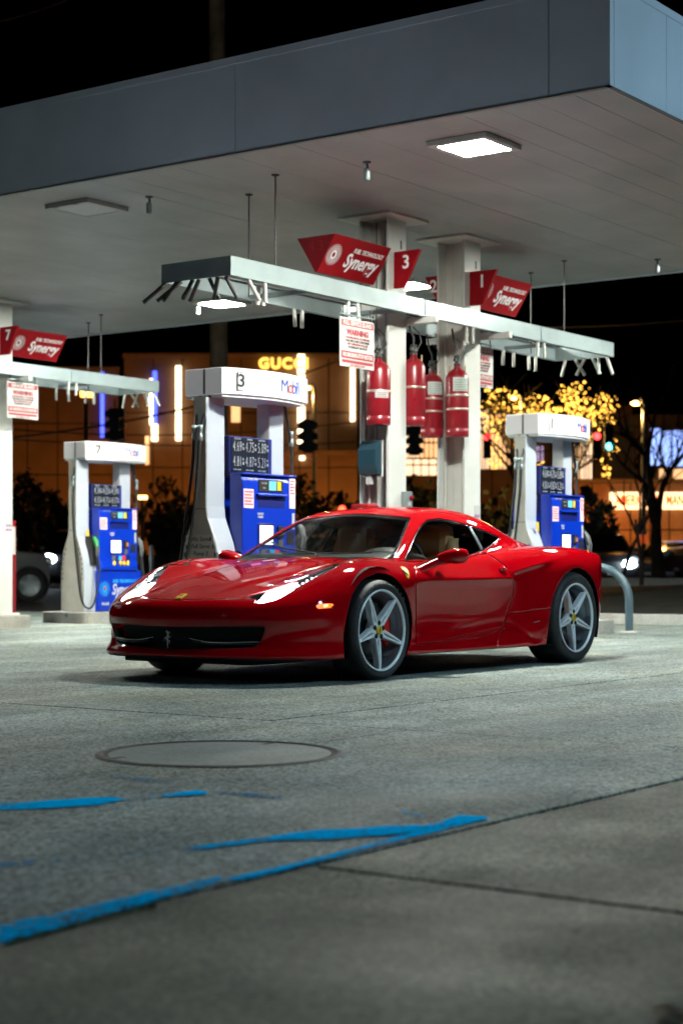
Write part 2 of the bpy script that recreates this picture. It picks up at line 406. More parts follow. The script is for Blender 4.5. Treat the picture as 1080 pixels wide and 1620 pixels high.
def car_px(P):
    """photo position of car points given in car coordinates, y>0 standing for the car's left flank"""
    c, s_ = math.cos(CARYAW), math.sin(CARYAW)
    x = P[:,0]; y = -P[:,1]
    return proj(np.stack([CARX+x*c-y*s_, CARY+x*s_+y*c, P[:,2]], 1))
# ------------------------------------------------------------------ ground, forecourt, markings
def concrete(name, col, speck, stain, rough, bump):
    m = bpy.data.materials.new(name); m.use_nodes = True; N = m.node_tree.nodes; L = m.node_tree.links; b = N['Principled BSDF']; socket(b,'Specular IOR Level').default_value = .07
    tc = N.new('ShaderNodeTexCoord')
    def noise(sc, det=4, ro=.55):
        n = N.new('ShaderNodeTexNoise'); n.inputs['Scale'].default_value = sc; n.inputs['Detail'].default_value = det; n.inputs['Roughness'].default_value = ro
        L.new(tc.outputs['Object'], n.inputs['Vector']); return n.outputs[0]
    def mr(src, a, b_, c, d):
        r = N.new('ShaderNodeMapRange'); L.new(src, r.inputs[0])
        for i, v in enumerate((a,b_,c,d)): r.inputs[i+1].default_value = v
        return r.outputs[0]
    def mul(a, b_):
        x = N.new('ShaderNodeMath'); x.operation = 'MULTIPLY'; L.new(a, x.inputs[0]); L.new(b_, x.inputs[1]); return x.outputs[0]
    vor = N.new('ShaderNodeTexVoronoi'); vor.inputs['Scale'].default_value = 85; L.new(tc.outputs['Object'], vor.inputs['Vector'])
    grains = N.new('ShaderNodeSeparateColor'); L.new(vor.outputs['Color'], grains.inputs[0])
    f = mr(grains.outputs[0], 0, 1, 1-speck, 1+speck*.8)
    f = mul(f, mr(noise(160, 3), .3, .7, 1-speck*.7, 1+speck*.5))
    f = mul(f, mr(noise(.9, 6), .35, .68, 1-stain, 1+stain*.35))
    f = mul(f, mr(noise(5, 6, .65), .3, .7, 1-stain*.5, 1+stain*.25))
    blot = mr(noise(2.3, 3, .4), .66, .74, 1, 1-stain*.55); f = mul(f, blot)
    mp = N.new('ShaderNodeMapping'); mp.inputs['Scale'].default_value = (.28,2.6,1); mp.inputs['Rotation'].default_value = (0,0,.25); L.new(tc.outputs['Object'], mp.inputs[0])
    st = N.new('ShaderNodeTexNoise'); st.inputs['Scale'].default_value = 1.1; st.inputs['Detail'].default_value = 5; L.new(mp.outputs[0], st.inputs['Vector']); f = mul(f, mr(st.outputs[0], .36, .66, 1-stain*.75, 1+stain*.25))
    sp = N.new('ShaderNodeTexVoronoi'); sp.inputs['Scale'].default_value = 1.9; L.new(tc.outputs['Object'], sp.inputs['Vector']); f = mul(f, mr(sp.outputs['Distance'], .035, .075, .42, 1))
    sp2 = N.new('ShaderNodeTexVoronoi'); sp2.inputs['Scale'].default_value = 42; L.new(tc.outputs['Object'], sp2.inputs['Vector']); f = mul(f, mr(sp2.outputs['Distance'], .10, .22, 1-speck*.75, 1))
    v = N.new('ShaderNodeVectorMath'); v.operation = 'SCALE'; v.inputs[0].default_value = col; L.new(f, v.inputs['Scale'])
    hm = N.new('ShaderNodeVectorMath'); hm.operation = 'MULTIPLY'; hm.inputs[1].default_value = (1.30,.98,.66)
    hx_ = N.new('ShaderNodeMix'); hx_.data_type = 'RGBA'; L.new(mr(noise(.75, 6, .6), .46, .64, 0, min(1, stain*1.1)), hx_.inputs[0]); L.new(v.outputs[0], hm.inputs[0]); L.new(v.outputs[0], hx_.inputs[6]); L.new(hm.outputs[0], hx_.inputs[7]); L.new(hx_.outputs[2], b.inputs['Base Color'])
    L.new(mr(noise(2.0, 5), .3, .7, rough-.10, rough+.1), b.inputs['Roughness'])
    bp = N.new('ShaderNodeBump'); bp.inputs['Strength'].default_value = bump; bp.inputs['Distance'].default_value = .006
    a = N.new('ShaderNodeMath'); a.operation = 'ADD'; L.new(grains.outputs[1], a.inputs[0]); L.new(noise(120, 4), a.inputs[1]); L.new(a.outputs[0], bp.inputs['Height']); L.new(bp.outputs[0], b.inputs['Normal'])
    return m
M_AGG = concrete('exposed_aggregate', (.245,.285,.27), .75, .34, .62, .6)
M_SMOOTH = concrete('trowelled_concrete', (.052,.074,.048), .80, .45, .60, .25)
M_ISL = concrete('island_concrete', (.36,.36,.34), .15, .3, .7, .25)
M_DARK = mat('joint_dirt', (.012,.012,.011), .95)
M_SOIL = mat('verge_soil', (.030,.032,.022), .95, noise=(3,.5,6), bump=(14,.9))
M_ASPH = concrete('asphalt', (.050,.050,.052), .30, .25, .62, .5)
def gz(x, y):
    f = float(sstep(np.array(x), 20.6, 32.0)); g = .15+.27*float(sstep(np.array(-y), -24., -12.)); return f*g
# base ground to the horizon
MB().box(-300,700,-500,500,-.7,-.092).build('ground', M_SOIL, kind='structure')
fore = MB().box(-12,20.45,-12,30,-.09,-.05).build('forecourt', M_DARK, kind='structure')
rs = random.Random(5)
def slab(x0, x1, y0, y1, m, g=.006):
    bm_ = MB().box(x0+g,x1-g,y0+g,y1-g,-.0495,rs.uniform(-.0012,.0012),.003); bm_.build('slab', m, fore)
xs = [-12,-3.1,1.78,6.63,11.52,16.4,20.45]
for i in range(6):
    x0, x1 = xs[i], xs[i+1]; o = 4.4 if i < 3 else 5.2
    ysl = [2.612, o, o+4.6, o+9.2, o+13.8, o+18.4, 30]
    for a, b in zip(ysl[:-1], ysl[1:]): slab(x0, x1, a, b, M_AGG)
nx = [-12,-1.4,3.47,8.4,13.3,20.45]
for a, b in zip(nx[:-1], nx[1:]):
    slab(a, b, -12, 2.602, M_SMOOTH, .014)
# kerb, verge and road behind
def strip(x0, x1, y0, y1, nx_, ny_, dz, name, m, **tg):
    vs = []; fs = []
    for i in range(nx_+1):
        for j in range(ny_+1):
            x = x0+(x1-x0)*i/nx_; y = y0+(y1-y0)*j/ny_; vs.append((x, y, gz(x,y)+dz))
    for i in range(nx_):
        for j in range(ny_): a = i*(ny_+1)+j; fs.append((a, a+ny_+1, a+ny_+2, a+1))
    return MB().add(vs, fs, True).build(name, m, **tg)
strip(20.7, 33, -60, 13.6, 24, 30, .02, 'verge', M_SOIL, kind='structure')
strip(20.46, 33, 13.9, 70, 24, 30, 0, 'side_road', M_ASPH, kind='structure')
strip(33.3, 52, -120, 160, 12, 60, -.02, 'road', M_ASPH, kind='structure')
strip(52.3, 400, -300, 400, 20, 40, .03, 'terrain', M_SOIL, kind='structure')
kb = MB().box(20.46,20.68,-30,13.7,-.03,.13,.02).build('kerb', M_ISL, kind='structure')
MB().box(20.69,33.2,13.62,13.88,-.03,.16,.02).build('kerb', M_ISL, kind='structure')
k2 = MB()
for j in range(60):
    y0 = -60+j*2.5; k2.box(33.02,33.28,y0+.01,y0+2.49,gz(33,y0)-.1,gz(33,y0)+.13)
k2.build('kerb', M_ISL, kind='structure')
M_LINE = mat('road_paint', (.72,.72,.70), .6, noise=(6,.3,4))
for j in range(16):
    y = -50+j*8; z = gz(45,y)-.012
    MB().add([(42.4,y,z),(42.6,y,z),(42.6,y+3,z),(42.4,y+3,z)], [(0,1,2,3)]).build('road_marking', M_LINE, kind='structure')
# manhole cover
mc = onz(348, 1192.5)
mh = empty('manhole_cover', (mc.x, mc.y, 0), label='large round steel manhole cover set flush in the concrete', cat='manhole cover')
R_ = .485
MB().lathe([(0,.0022),(R_-.03,.0022),(R_-.022,.0015),(R_-.022,-.003)], n=56).build('cover', concrete('cover_fill', (.235,.25,.24), .18, .3, .6, .3), mh)
MB().lathe([(R_-.026,-.002),(R_-.020,.007),(R_-.004,.007),(R_+.010,.0016)], n=56).build('rim', mat('rusty_rim', (.022,.016,.012), .8, metal=0, noise=(20,.5,4)), mh)
MB().lathe([(R_-.040,.0026),(R_-.020,.0026)], n=56).build('rim_gap', M_DARK, mh)
for u, w in ((200,1199),(450,1172)):
    p = onz(u, w)-mh.location; q = Vector((p.x,p.y,0)); q *= (R_-.07)/q.length
    MB().box(q.x-.03,q.x+.03,q.y-.012,q.y+.012,.0023,.0032).build('lifting_slot', M_DARK, mh)
# worn blue paint lines
def worn_paint(name, col, thr):
    m = bpy.data.materials.new(name); m.use_nodes = True; N = m.node_tree.nodes; L = m.node_tree.links; b = N['Principled BSDF']
    b.inputs['Base Color'].default_value = (*col,1); b.inputs['Roughness'].default_value = .6; socket(b,'Specular IOR Level').default_value = 0
    tc = N.new('ShaderNodeTexCoord'); n = N.new('ShaderNodeTexNoise'); n.inputs['Scale'].default_value = 3.0; n.inputs['Detail'].default_value = 10; n.inputs['Roughness'].default_value = .72
    L.new(tc.outputs['Object'], n.inputs['Vector'])
    n2 = N.new('ShaderNodeTexNoise'); n2.inputs['Scale'].default_value = 60; n2.inputs['Detail'].default_value = 6; L.new(tc.outputs['Object'], n2.inputs['Vector'])
    mxn = N.new('ShaderNodeMix'); mxn.inputs[0].default_value = .46; L.new(n.outputs[0], mxn.inputs[2]); L.new(n2.outputs[0], mxn.inputs[3])
    r = N.new('ShaderNodeMapRange'); r.inputs[1].default_value = thr-.03; r.inputs[2].default_value = thr+.03; L.new(mxn.outputs[0], r.inputs[0])
    L.new(r.outputs[0], b.inputs['Alpha']); return m
P_FULL = worn_paint('blue_paint', (.0,.43,.86), .437); P_WORN = worn_paint('blue_paint_worn', (.0,.36,.72), .475); P_FAINT = worn_paint('blue_paint_faint', (.03,.20,.42), .525)
def marking(pts, m, z=.004):
    P3 = [onz(u, w) for u, w in pts]; cx = sum(p.x for p in P3)/len(P3); cy = sum(p.y for p in P3)/len(P3)
    # tiny ragged edge
    vs = []
    for a, b in zip(P3, P3[1:]+P3[:1]):
        n = max(1, int((b-a).length/.06))
        for k in range(n):
            q = a.lerp(b, k/n); j = rs.uniform(-.006,.006); vs.append((q.x+j, q.y+j, z))
    bm = bmesh.new(); bm.faces.new([bm.verts.new(v) for v in vs]); bmesh.ops.triangulate(bm, faces=bm.faces[:])
    for f in bm.faces:
        if f.normal.z < 0: f.normal_flip()
    me = bpy.data.meshes.new('painted_line'); bm.to_mesh(me); bm.free()
    return tag(link_mesh('painted_line', me, m), kind='structure')
marking([(358,1392),(540,1349),(640,1322),(700,1300),(724,1291),(768,1294),(772,1297),(700,1314),(548,1353),(400,1391),(362,1396)], P_FULL)
marking([(0,1466),(120,1441),(240,1412),(345,1388),(354,1392),(330,1402),(200,1440),(90,1471),(0,1496)], P_WORN)
marking([(424,1326),(470,1318),(620,1309),(700,1305),(640,1321),(520,1330),(430,1332)], P_FULL, .0055)
marking([(300,1342),(425,1326),(430,1332),(310,1346)], P_WORN)
marking([(0,1366),(120,1358),(300,1342),(306,1346),(120,1364),(0,1375)], P_FAINT)
marking([(0,1273),(60,1269),(150,1263),(180,1263),(202,1267),(150,1275),(60,1281),(0,1283)], P_FULL)
marking([(202,1266),(236,1261),(240,1264),(205,1270)], P_FAINT)
marking([(236,1261),(280,1255),(312,1252),(328,1254),(328,1258),(290,1261),(240,1264)], P_FULL)
marking([(336,1252),(460,1262),(458,1267),(336,1256)], P_FAINT); marking([(170,1226),(280,1238),(278,1244),(168,1231)], P_FAINT)
marking([(636,1284),(670,1291),(664,1294),(634,1287)], P_WORN)
# moss in the joint, dead leaves in the corner
ms = MB(); ms_m = mat('moss', (.03,.065,.012), .9)
for k in range(160):
    u = rs.uniform(10,250); p = onz(u, 1497-.252*u+rs.uniform(-2,2)); h_ = rs.uniform(.004,.014)
    ms.add([(p.x-.008,p.y,0),(p.x+.008,p.y+.004,0),(p.x+rs.uniform(-.01,.01),p.y+rs.uniform(-.01,.01),h_)], [(0,1,2)])
ms.build('moss', ms_m, kind='stuff')
lf = MB()
for k in range(12):
    p = onz(rs.uniform(1040,1100), rs.uniform(1598,1640)); a = rs.uniform(0,6.3); s_ = rs.uniform(.012,.03)
    lf.add([(p.x+s_*math.cos(a),p.y+s_*math.sin(a),rs.uniform(.003,.012)),(p.x-s_*.5*math.sin(a),p.y+s_*.5*math.cos(a),.006),(p.x-s_*math.cos(a),p.y-s_*math.sin(a),rs.uniform(.003,.012)),(p.x+s_*.5*math.sin(a),p.y-s_*.5*math.cos(a),.012)], [(0,1,2,3)])
lf.build('leaf_litter', mat('dry_leaf', (.13,.06,.025), .8, noise=(30,.5,2)), kind='stuff')

# ------------------------------------------------------------------ canopy
CX0, CX1, CY0, CY1, CZ0, CZ1 = 10.54, 17.72, 5.37, 20.2, 4.01, 4.75
M_FASC = mat('fascia_grey', (.56,.63,.72), .42, noise=(.8,.2,7))
M_SOFF = mat('soffit_white', (.300,.308,.305), .42, noise=(1.2,.08,4))
M_TRIM = mat('fascia_trim', (.10,.10,.10), .5)
M_WHITE = mat('white_paint', (.58,.575,.54), .42, noise=(2.5,.12,5))
M_STEEL = mat('galvanised', (.25,.30,.305), .38, metal=.35, noise=(3,.15,5))
M_BLACKM = mat('black_metal', (.015,.015,.016), .5)
canopy = MB().box(CX0+.06,CX1-.06,CY0+.06,CY1-.06,CZ0+.05,CZ1-.06).build('canopy', M_TRIM, label='long flat grey canopy roof over the fuel pumps', cat='canopy')
n = int((CY1-CY0)/.305)
for k in range(n):
    y0 = CY0+.03+k*.305
    MB().box(CX0+.03,CX1-.03,y0,y0+.3025,CZ0+rs.uniform(0,.0015),CZ0+.045).build('soffit_plank', M_SOFF, canopy)
for a, b in zip([CY0-.004,5.84,8.63,11.42,14.21,17.0],[5.84,8.63,11.42,14.21,17.0,CY1]):
    for x0, x1 in ((CX0,CX0+.055),(CX1-.055,CX1)): MB().box(x0,x1,a+.003,b-.003,CZ0-.012,CZ1,.004).build('fascia_panel', M_FASC, canopy)
for a, b in zip([CX0+.06,11.42,14.2,16.98],[11.42,14.2,16.98,CX1-.06]):
    for y0, y1 in ((CY0,CY0+.055),(CY1-.055,CY1)): MB().box(a+.003,b-.003,y0,y1,CZ0-.012,CZ1,.004).build('fascia_panel', M_FASC, canopy)
MB().box(CX0-.004,CX1,CY0-.004,CY1,CZ1-.055,CZ1+.004).build('roof_cap', M_FASC, canopy)
for x0, x1, y0, y1 in ((CX0-.006,CX0+.03,CY0-.006,CY1),(CX0-.006,CX1,CY0-.006,CY0+.03)):
    MB().box(x0,x1,y0,y1,CZ0-.022,CZ0-.013).build('drip_edge', M_TRIM, canopy)
M_LENS = mat('lamp_lens', (.9,.9,.9), .4, emit=(.96,1.0,.90), es=690)
M_LENS_OFF = mat('lamp_lens_dark', (.62,.68,.70), .25, noise=(60,.5,2), bump=(90,.5))
def ceiling_light(x, y, lit, label, group=None):
    t = empty('ceiling_light', (x,y,CZ0), label=label, cat='ceiling light', group=group)
    f = MB(); o, i = .265, .205
    f.box(-o,o,-o,-i,-.040,-.002,.004); f.box(-o,o,i,o,-.040,-.002,.004); f.box(-o,-i,-i,i,-.039,-.002); f.box(i,o,-i,i,-.039,-.002)
    f.build('frame', M_WHITE if lit else M_SOFF, t)
    MB().box(-.275,.275,-.275,.275,-.0022,-.0008).build('gasket', M_TRIM, t)
    MB().box(-i,i,-i,i,-.036,-.003,.003).build('lens', M_LENS if lit else M_LENS_OFF, t)
    for k in (-.1,.14): MB().box(-.262,-.235,k-.03,k+.03,-.040,-.028).build('hinge', M_TRIM, t)
    return t
p = onz(750,237,CZ0-.05); LX0, LY0 = p.x, p.y
p1_ = onz(138,333,CZ0-.04); p2_ = onz(350,483,CZ0-.05); p3_ = onz(645,455,CZ0-.05)
ceiling_light(p.x, p.y, True, 'brightly lit square canopy light above the car, nearest the front corner')
ceiling_light(p1_.x, p1_.y, False, 'unlit square canopy light with a patterned lens near the front fascia')
ceiling_light(p2_.x, p2_.y, True, 'lit square canopy light above the far end of the hose gantry')
ceiling_light(p3_.x, p3_.y, True, 'lit canopy light partly hidden behind the number 3 sign')
ceiling_light(16.8, 7.08, True, 'lit canopy light by the rear edge beyond the car tail'); ceiling_light(11.6, 14.3, True, 'lit canopy light over the far pump lane'); ceiling_light(16.8, 18.0, True, 'lit canopy light at the far corner of the canopy')
for (u, w), lb in (((580,256),'small ceiling nozzle right of the tall hanger rods'),((236,311),'small ceiling nozzle beside the unlit canopy light'),((313,478),'pale ceiling nozzle beside the lit light over the gantry end'),((1039,410),'small ceiling nozzle near the rear right edge of the canopy')):
    p = onz(u, w, CZ0)
    t = empty('ceiling_nozzle', (p.x,p.y,CZ0), label=lb, cat='nozzle', group='nozzles under the canopy')
    MB().lathe([(0,0),(.035,0),(.03,-.012),(0,-.014)], n=14).build('mounting_plate', M_TRIM, t)
    MB().tube([(0,0,-.012),(.01,0,-.04),(0,0,-.06)], .010, 8).build('swivel', M_TRIM, t)
    MB().lathe([(0,-.055),(.022,-.055),(.026,-.07),(.026,-.145),(.020,-.15),(.018,-.14)], n=14).build('spray_head', M_STEEL, t)

# ------------------------------------------------------------------ columns
def column(x, y, label):
    t = empty('column', (x,y,0), label=label, cat='column', group='white steel columns')
    for s_ in (-1,1): MB().box(-.15,.15,s_*.15-.012,s_*.15+.012,.15,CZ0-.012,.003).build('flange', M_WHITE, t)
    MB().box(-.009,.009,-.138,.138,.15,CZ0-.012).build('web', M_WHITE, t)
    MB().box(-.33,.33,-.30,.30,CZ0-.024,CZ0-.002,.003).build('ceiling_plate', M_WHITE, t)
    MB().box(-.22,.22,-.22,.22,.15,.175,.003).build('base_plate', M_WHITE, t)
    for yy in (-.05,.055): MB().tube([(-.022,yy,.18),(-.022,yy,CZ0-.03)], .005, 6).build('cable', M_TRIM if x < 14 else M_WHITE, t)
    MB().tube([(-.06,.115,.18),(-.06,.115,3.0)], .018, 8).build('conduit', M_WHITE, t)
    return t
c1 = column(13.42, 9.2, 'white steel column carrying the blue dispenser and one red cylinder')
c2 = column(14.76, 9.2, 'white steel column with two red cylinders on its front side')
c3 = column(14.81, 15.95, 'white steel column at the left edge beside pump 7'); c4 = column(13.42, 15.95, 'white steel column of the far island, outside the left edge')
M_DEC = mat('decal_white', (.46,.455,.44), .5); M_RED_T = mat('ink_red', (.5,.02,.03), .5); M_BLUE_T = mat('ink_blue', (.02,.05,.4), .5); M_BLK_T = mat('ink_black', (.015,.015,.015), .5)
for c, z0 in ((c2,1.30),(c3,1.30)):
    d = MB().box(.03,.148,-.1636,-.1625,z0-.12,z0+.06).build('decal', M_DEC, c)
    for r_ in range(2):
        for k in range(4): MB().box(.04+.026*k,.056+.026*k,-.1650,-.1640,z0-.06-.055*r_,z0-.035-.055*r_).build('decal_mark', M_RED_T if (k+r_)%2 else M_BLUE_T, d)
for c in (c1,c2): MB().box(.05,.075,-.1636,-.1625,3.72,3.80).build('stencil_mark', M_BLK_T, c)
def island(x0, x1, y0, y1, h, label, name='kerb_island'):
    t = MB(); r_ = .12; poly = []
    for cx, cy, a0 in ((x1-r_,y0+r_,-90),(x1-r_,y1-r_,0),(x0+r_,y1-r_,90),(x0+r_,y0+r_,180)):
        for k in range(5): a = math.radians(a0+k*22.5); poly.append((cx+r_*math.cos(a), cy+r_*math.sin(a)))
    return t.prism(poly, 'z', -.01, h).build(name, M_ISL, bevel=.012, label=label, cat='kerb')
island(10.75,12.55,8.98,9.85,.15,'concrete pump island under pump 3 behind the car'); island(12.65,15.25,8.88,9.55,.15,'concrete island around the two columns behind the car'); island(16.05,17.75,8.95,9.85,.15,'concrete pump island under pump 1 beyond the car tail')
island(16.35,18.0,15.85,16.75,.15,'concrete pump island under pump 7 left of the car'); island(12.9,15.1,15.55,16.3,.15,'concrete island at the foot of the left edge column')

# ------------------------------------------------------------------ overhead hose gantries
def gantry(y, label):
    t = empty('hose_gantry', (0,y,0), label=label, cat='gantry', group='overhead hose gantries')
    x0, x1, w, zb, zt_ = 10.73, 17.42, .37, 3.085, 3.24
    for s_ in (-1,1):
        g = MB(); g.box(x0,x1,s_*w-.006 if s_ > 0 else -w,w if s_ > 0 else -w+.006,zb,zt_)
        yy0, yy1 = (w-.05,w-.007) if s_ > 0 else (-w+.007,-w+.05)
        g.box(x0+.01,x1-.01,yy0,yy1,zb,zb+.006); g.box(x0+.01,x1-.01,yy0,yy1,zt_-.006,zt_-.0005)
        g.build('side_rail', M_STEEL, t)
        for xx in (x0+2.9,x0+5.1): MB().box(xx-.06,xx+.06,s_*(w+.004)-.003,s_*(w+.004)+.003,zb+.01,zt_-.01).build('splice_plate', M_STEEL, t)
    for x in (x0, x1-.006): MB().box(x,x+.006,-w+.007,w-.007,zb,zt_).build('end_rail', M_STEEL, t)
    for x in (11.9,13.25,14.95,16.3): MB().box(x-.025,x+.025,-w+.007,w-.007,zb+.012,zb+.05).build('cross_bar', M_STEEL, t)
    for x in (13.6,14.95):
        MB().box(x-.03,x+.03,-w-.12,w+.12,zb-.062,zb-.002,.004).build('column_bracket', M_WHITE, t)
    for x, yy in ((11.36,-.33),(11.83,.33),(16.35,-.33),(16.8,.33)):
        r_ = MB(); r_.tube([(x,yy,zb+.02),(x,yy,CZ0-.002)], .007, 8); r_.lathe([(0,CZ0-.004),(.034,CZ0-.004),(.03,CZ0-.012),(0,CZ0-.018)], (x,yy,0), n=12)
        r_.build('hanger_rod', M_BLACKM, t)
    def hook(x, yy, dx, dy, m, L_=.16):
        MB().tube([(x,yy,zb-.002),(x+dx*.25,yy+dy*.25,zb-.045),(x+dx,yy+dy,zb-L_)], .017, 8).build('pipe_stub', m, t)
    dk = mat('stub_dark', (.045,.045,.045), .5); lt = mat('stub_light', (.50,.50,.46), .45)
    for k, (yy, dx, dy) in enumerate(((.34,-.16,.10),(.22,-.14,.02),(.17,-.16,.12),(.05,-.14,-.02),(-.02,.0,.10),(-.13,.05,-.06),(-.22,.02,.06),(-.30,.10,-.04))): hook(x0+.02, yy, dx, dy, dk, .17)
    hook(10.98,-.35,.12,-.02,lt); hook(11.2,-.345,.01,0,lt)
    for x, yy in ((11.30,-.2),(11.38,-.2),(12.48,.33),(12.60,.33),(12.38,-.345),(12.52,-.345),(14.35,-.345),(14.47,-.345),(15.75,-.345),(15.88,-.345),(16.2,.33),(16.42,.33),(16.75,.33),(16.9,.33)): hook(x, yy, rs.uniform(-.02,.02), 0, lt)
    for yy, dx, dy in ((-.30,.10,-.02),(-.2,.0,.0),(-.12,.03,-.08),(-.02,.0,.10),(.1,.05,-.10),(.22,.02,.06)): hook(x1-.03, yy, dx, dy, lt, .18)
    b_ = MB(); b_.tube([(11.2,-.34,zb-.02),(12.0,.30,zb-.02)], .012, 6); b_.build('tie_bar', M_BLACKM, t)
    return t
gantry(9.2, 'long pale hose gantry hung over the red car and pump 3'); gantry(15.95, 'pale hose gantry at the left over pump 7')

# ------------------------------------------------------------------ red overhead signs
M_SIGN = mat('sign_red', (.24,.002,.006), .6, spec=.15); M_SIGN_D = mat('sign_red_end', (.15,.002,.006), .4); M_SIGN_W = mat('sign_white', (.82,.82,.82), .5)
def dots(c, R, right, up, m, par, name='sunburst', M2=None):
    mb = MB(); M = facing(c, right, up)
    def disc(x, y, r_, n=8):
        v = [M @ Vector((x+r_*math.cos(2*math.pi*k/n), y+r_*math.sin(2*math.pi*k/n), 0)) for k in range(n)]; mb.add(v, [tuple(range(n))])
    for q, (rad, num, sz) in enumerate(((1.0,22,.055),(.82,20,.08),(.62,16,.085))):
        for k in range(num):
            a = 2*math.pi*(k+.5*q)/num; disc(rad*R*math.cos(a), rad*R*math.sin(a), sz*R)
    n = 24
    for r0, r1 in ((.26,.42),):
        v = []
        for k in range(n): a = 2*math.pi*k/n; v += [M @ Vector((r0*R*math.cos(a)*.8, r0*R*math.sin(a), 0)), M @ Vector((r1*R*math.cos(a), r1*R*math.sin(a)*1.15, 0))]
        mb.add(v, [(2*k, 2*k+1, (2*k+3)%(2*n), (2*k+2)%(2*n)) for k in range(n)])
    return mb.build(name, m, par)
def synergy_sign(x0, x1, y, end_text, label):
    t = empty('overhead_sign', (x0,y,3.37), label=label, cat='sign', group='red synergy signs')
    L_ = x1-x0; hw = .21; H_ = .32
    MB().prism([(-hw,H_),(hw,H_),(.012,0),(-.012,0)], 'x', 0, L_).build('sign_box', M_SIGN, t)
    MB().prism([(-hw+.002,H_-.002),(hw-.002,H_-.002),(.010,.004),(-.010,.004)], 'x', -.0025, 0).build('end_plate', M_SIGN_D, t)
    for s_ in (-1,1):
        up = Vector((0, s_*(hw-.012), H_)).normalized(); rt = Vector((-s_,0,0)); nrm_ = rt.cross(up)
        c = Vector((L_/2, s_*(hw+.012)/2, H_/2))+nrm_*.003
        wd = .92
        put_text('Synergy', .185, M_SIGN_W, t, c+rt*(.105)-up*.028, rt, up, bold=.0045, shear=.22, sx=.86)
        put_text('FUEL TECHNOLOGY', .060, M_SIGN_W, t, c+rt*.155+up*.078, rt, up, bold=.0015, shear=.18, sx=.82)
        dots(c-rt*.33, .098, rt, up, M_SIGN_W, t)
    if end_text: put_text(end_text, .13, mat('sign_dim_text', (.20,.01,.016), .5), t, (-.004,0,.23), (0,-1,0))
    return t
synergy_sign(12.37, 13.25, 9.2, '4 3', 'long red Synergy sign left of the number 3 plate above the gantry')
synergy_sign(14.97, 15.82, 9.17, None, 'short red Synergy sign right of the number 1 plate'); synergy_sign(15.02, 15.86, 15.95, None, 'red Synergy sign beside the number 7 at the left edge')
def number_plate(x, y0, y1t, y1b, txt, label):
    """half plate fixed to a column flange: y0 edge on the column, outer edge slanting from y1t (top) to y1b (bottom)"""
    t = empty('number_plate', (x,y0,3.34), label=label, cat='sign', group='red pump number plates')
    MB().prism([(0,0),(y1b-y0,0),(y1t-y0,.335),(0,.335)], 'x', 0, .04).build('plate', M_SIGN, t, bevel=.003)
    put_text(txt, .175, M_SIGN_W, t, (-.004,(y1t-y0)*.47,.225), (0,-1,0), bold=.003)
number_plate(13.36, 9.036, 8.747, 8.925, '3', 'red plate with the number 3 on the left column'); number_plate(14.70, 9.036, 8.727, 8.885, '1', 'red plate with the number 1 on the near side of the right column')
number_plate(14.70, 9.364, 9.565, 9.38, '2', 'red plate with the number 2 on the far side of the right column'); number_plate(14.75, 15.786, 15.48, 15.64, '7', 'red plate with the number 7 on the left edge column')
# ------------------------------------------------------------------ warning boards
def warning_board(x0, x1, y, z0, z1, head, label):
    t = empty('warning_board', ((x0+x1)/2, y, (z0+z1)/2), label=label, cat='sign', group='hanging warning boards')
    w, h_ = (x1-x0)/2, (z1-z0)/2
    MB().box(-w,w,-.006,.006,-h_,h_,.004).build('board', M_DEC, t)
    red = mat('sign_maroon', (.30,.02,.03), .5)
    def band(za, zb, m, k=.94): MB().box(-w*k,w*k,-.0085,-.0065,za,zb).build('colour_band', m, t)
    band(h_*.66,h_*.92,red); put_text(head, .052, M_DEC, t, (0,-.0095,h_*.79), (1,0,0), bold=.002, sx=.86 if len(head) > 15 else 1.)
    put_text('WARNING', .068, red, t, (0,-.009,h_*.42), (1,0,0), bold=.0035)
    for k in range(4): 
        for q in range(9):
            a = -w*.86+q*w*.19+rs.uniform(0,.01); MB_ = None
        put_text(['IT IS UNLAWFUL TO DISPENSE','FUEL INTO ANY CONTAINER','NOT APPROVED FOR USE','ATTENDANT ON DUTY'][k], .027, M_BLK_T if k%2 else red, t, (0,-.009,h_*(.20-.13*k)), (1,0,0), bold=.0006)
    band(-h_*.66,-h_*.36,red); put_text('NO SMOKING-STOP MOTOR', .048, M_DEC, t, (0,-.0095,-h_*.51), (1,0,0), bold=.002, sx=.72)
    band(-h_*.84,-h_*.72,red,.9); put_text('FULL SERVICE ONLY', .026, red, t, (0,-.009,-h_*.92), (1,0,0))
    for s_ in (-1,1): MB().tube([(s_*w*.8,0,h_-.01),(s_*w*.8,0,h_+.10)], .006, 6).build('hanger', M_BLACKM, t)
    MB().tube([(-w*1.02,0,h_+.028),(w*1.02,0,h_+.028)], .008, 6).build('hanging_rail', M_STEEL, t)
warning_board(12.23,12.75,8.84,2.50,2.93,'FULL SERVICE ISLAND','white warning board hanging left of the first red cylinder')
warning_board(14.93,15.42,9.20,2.58,3.00,'FULL SERVICE ISLAND','white warning board half hidden behind the right hand column')
warning_board(14.68,15.2,15.59,2.56,3.0,'SERVICE ISLAND','white notice board hanging under the left edge gantry')
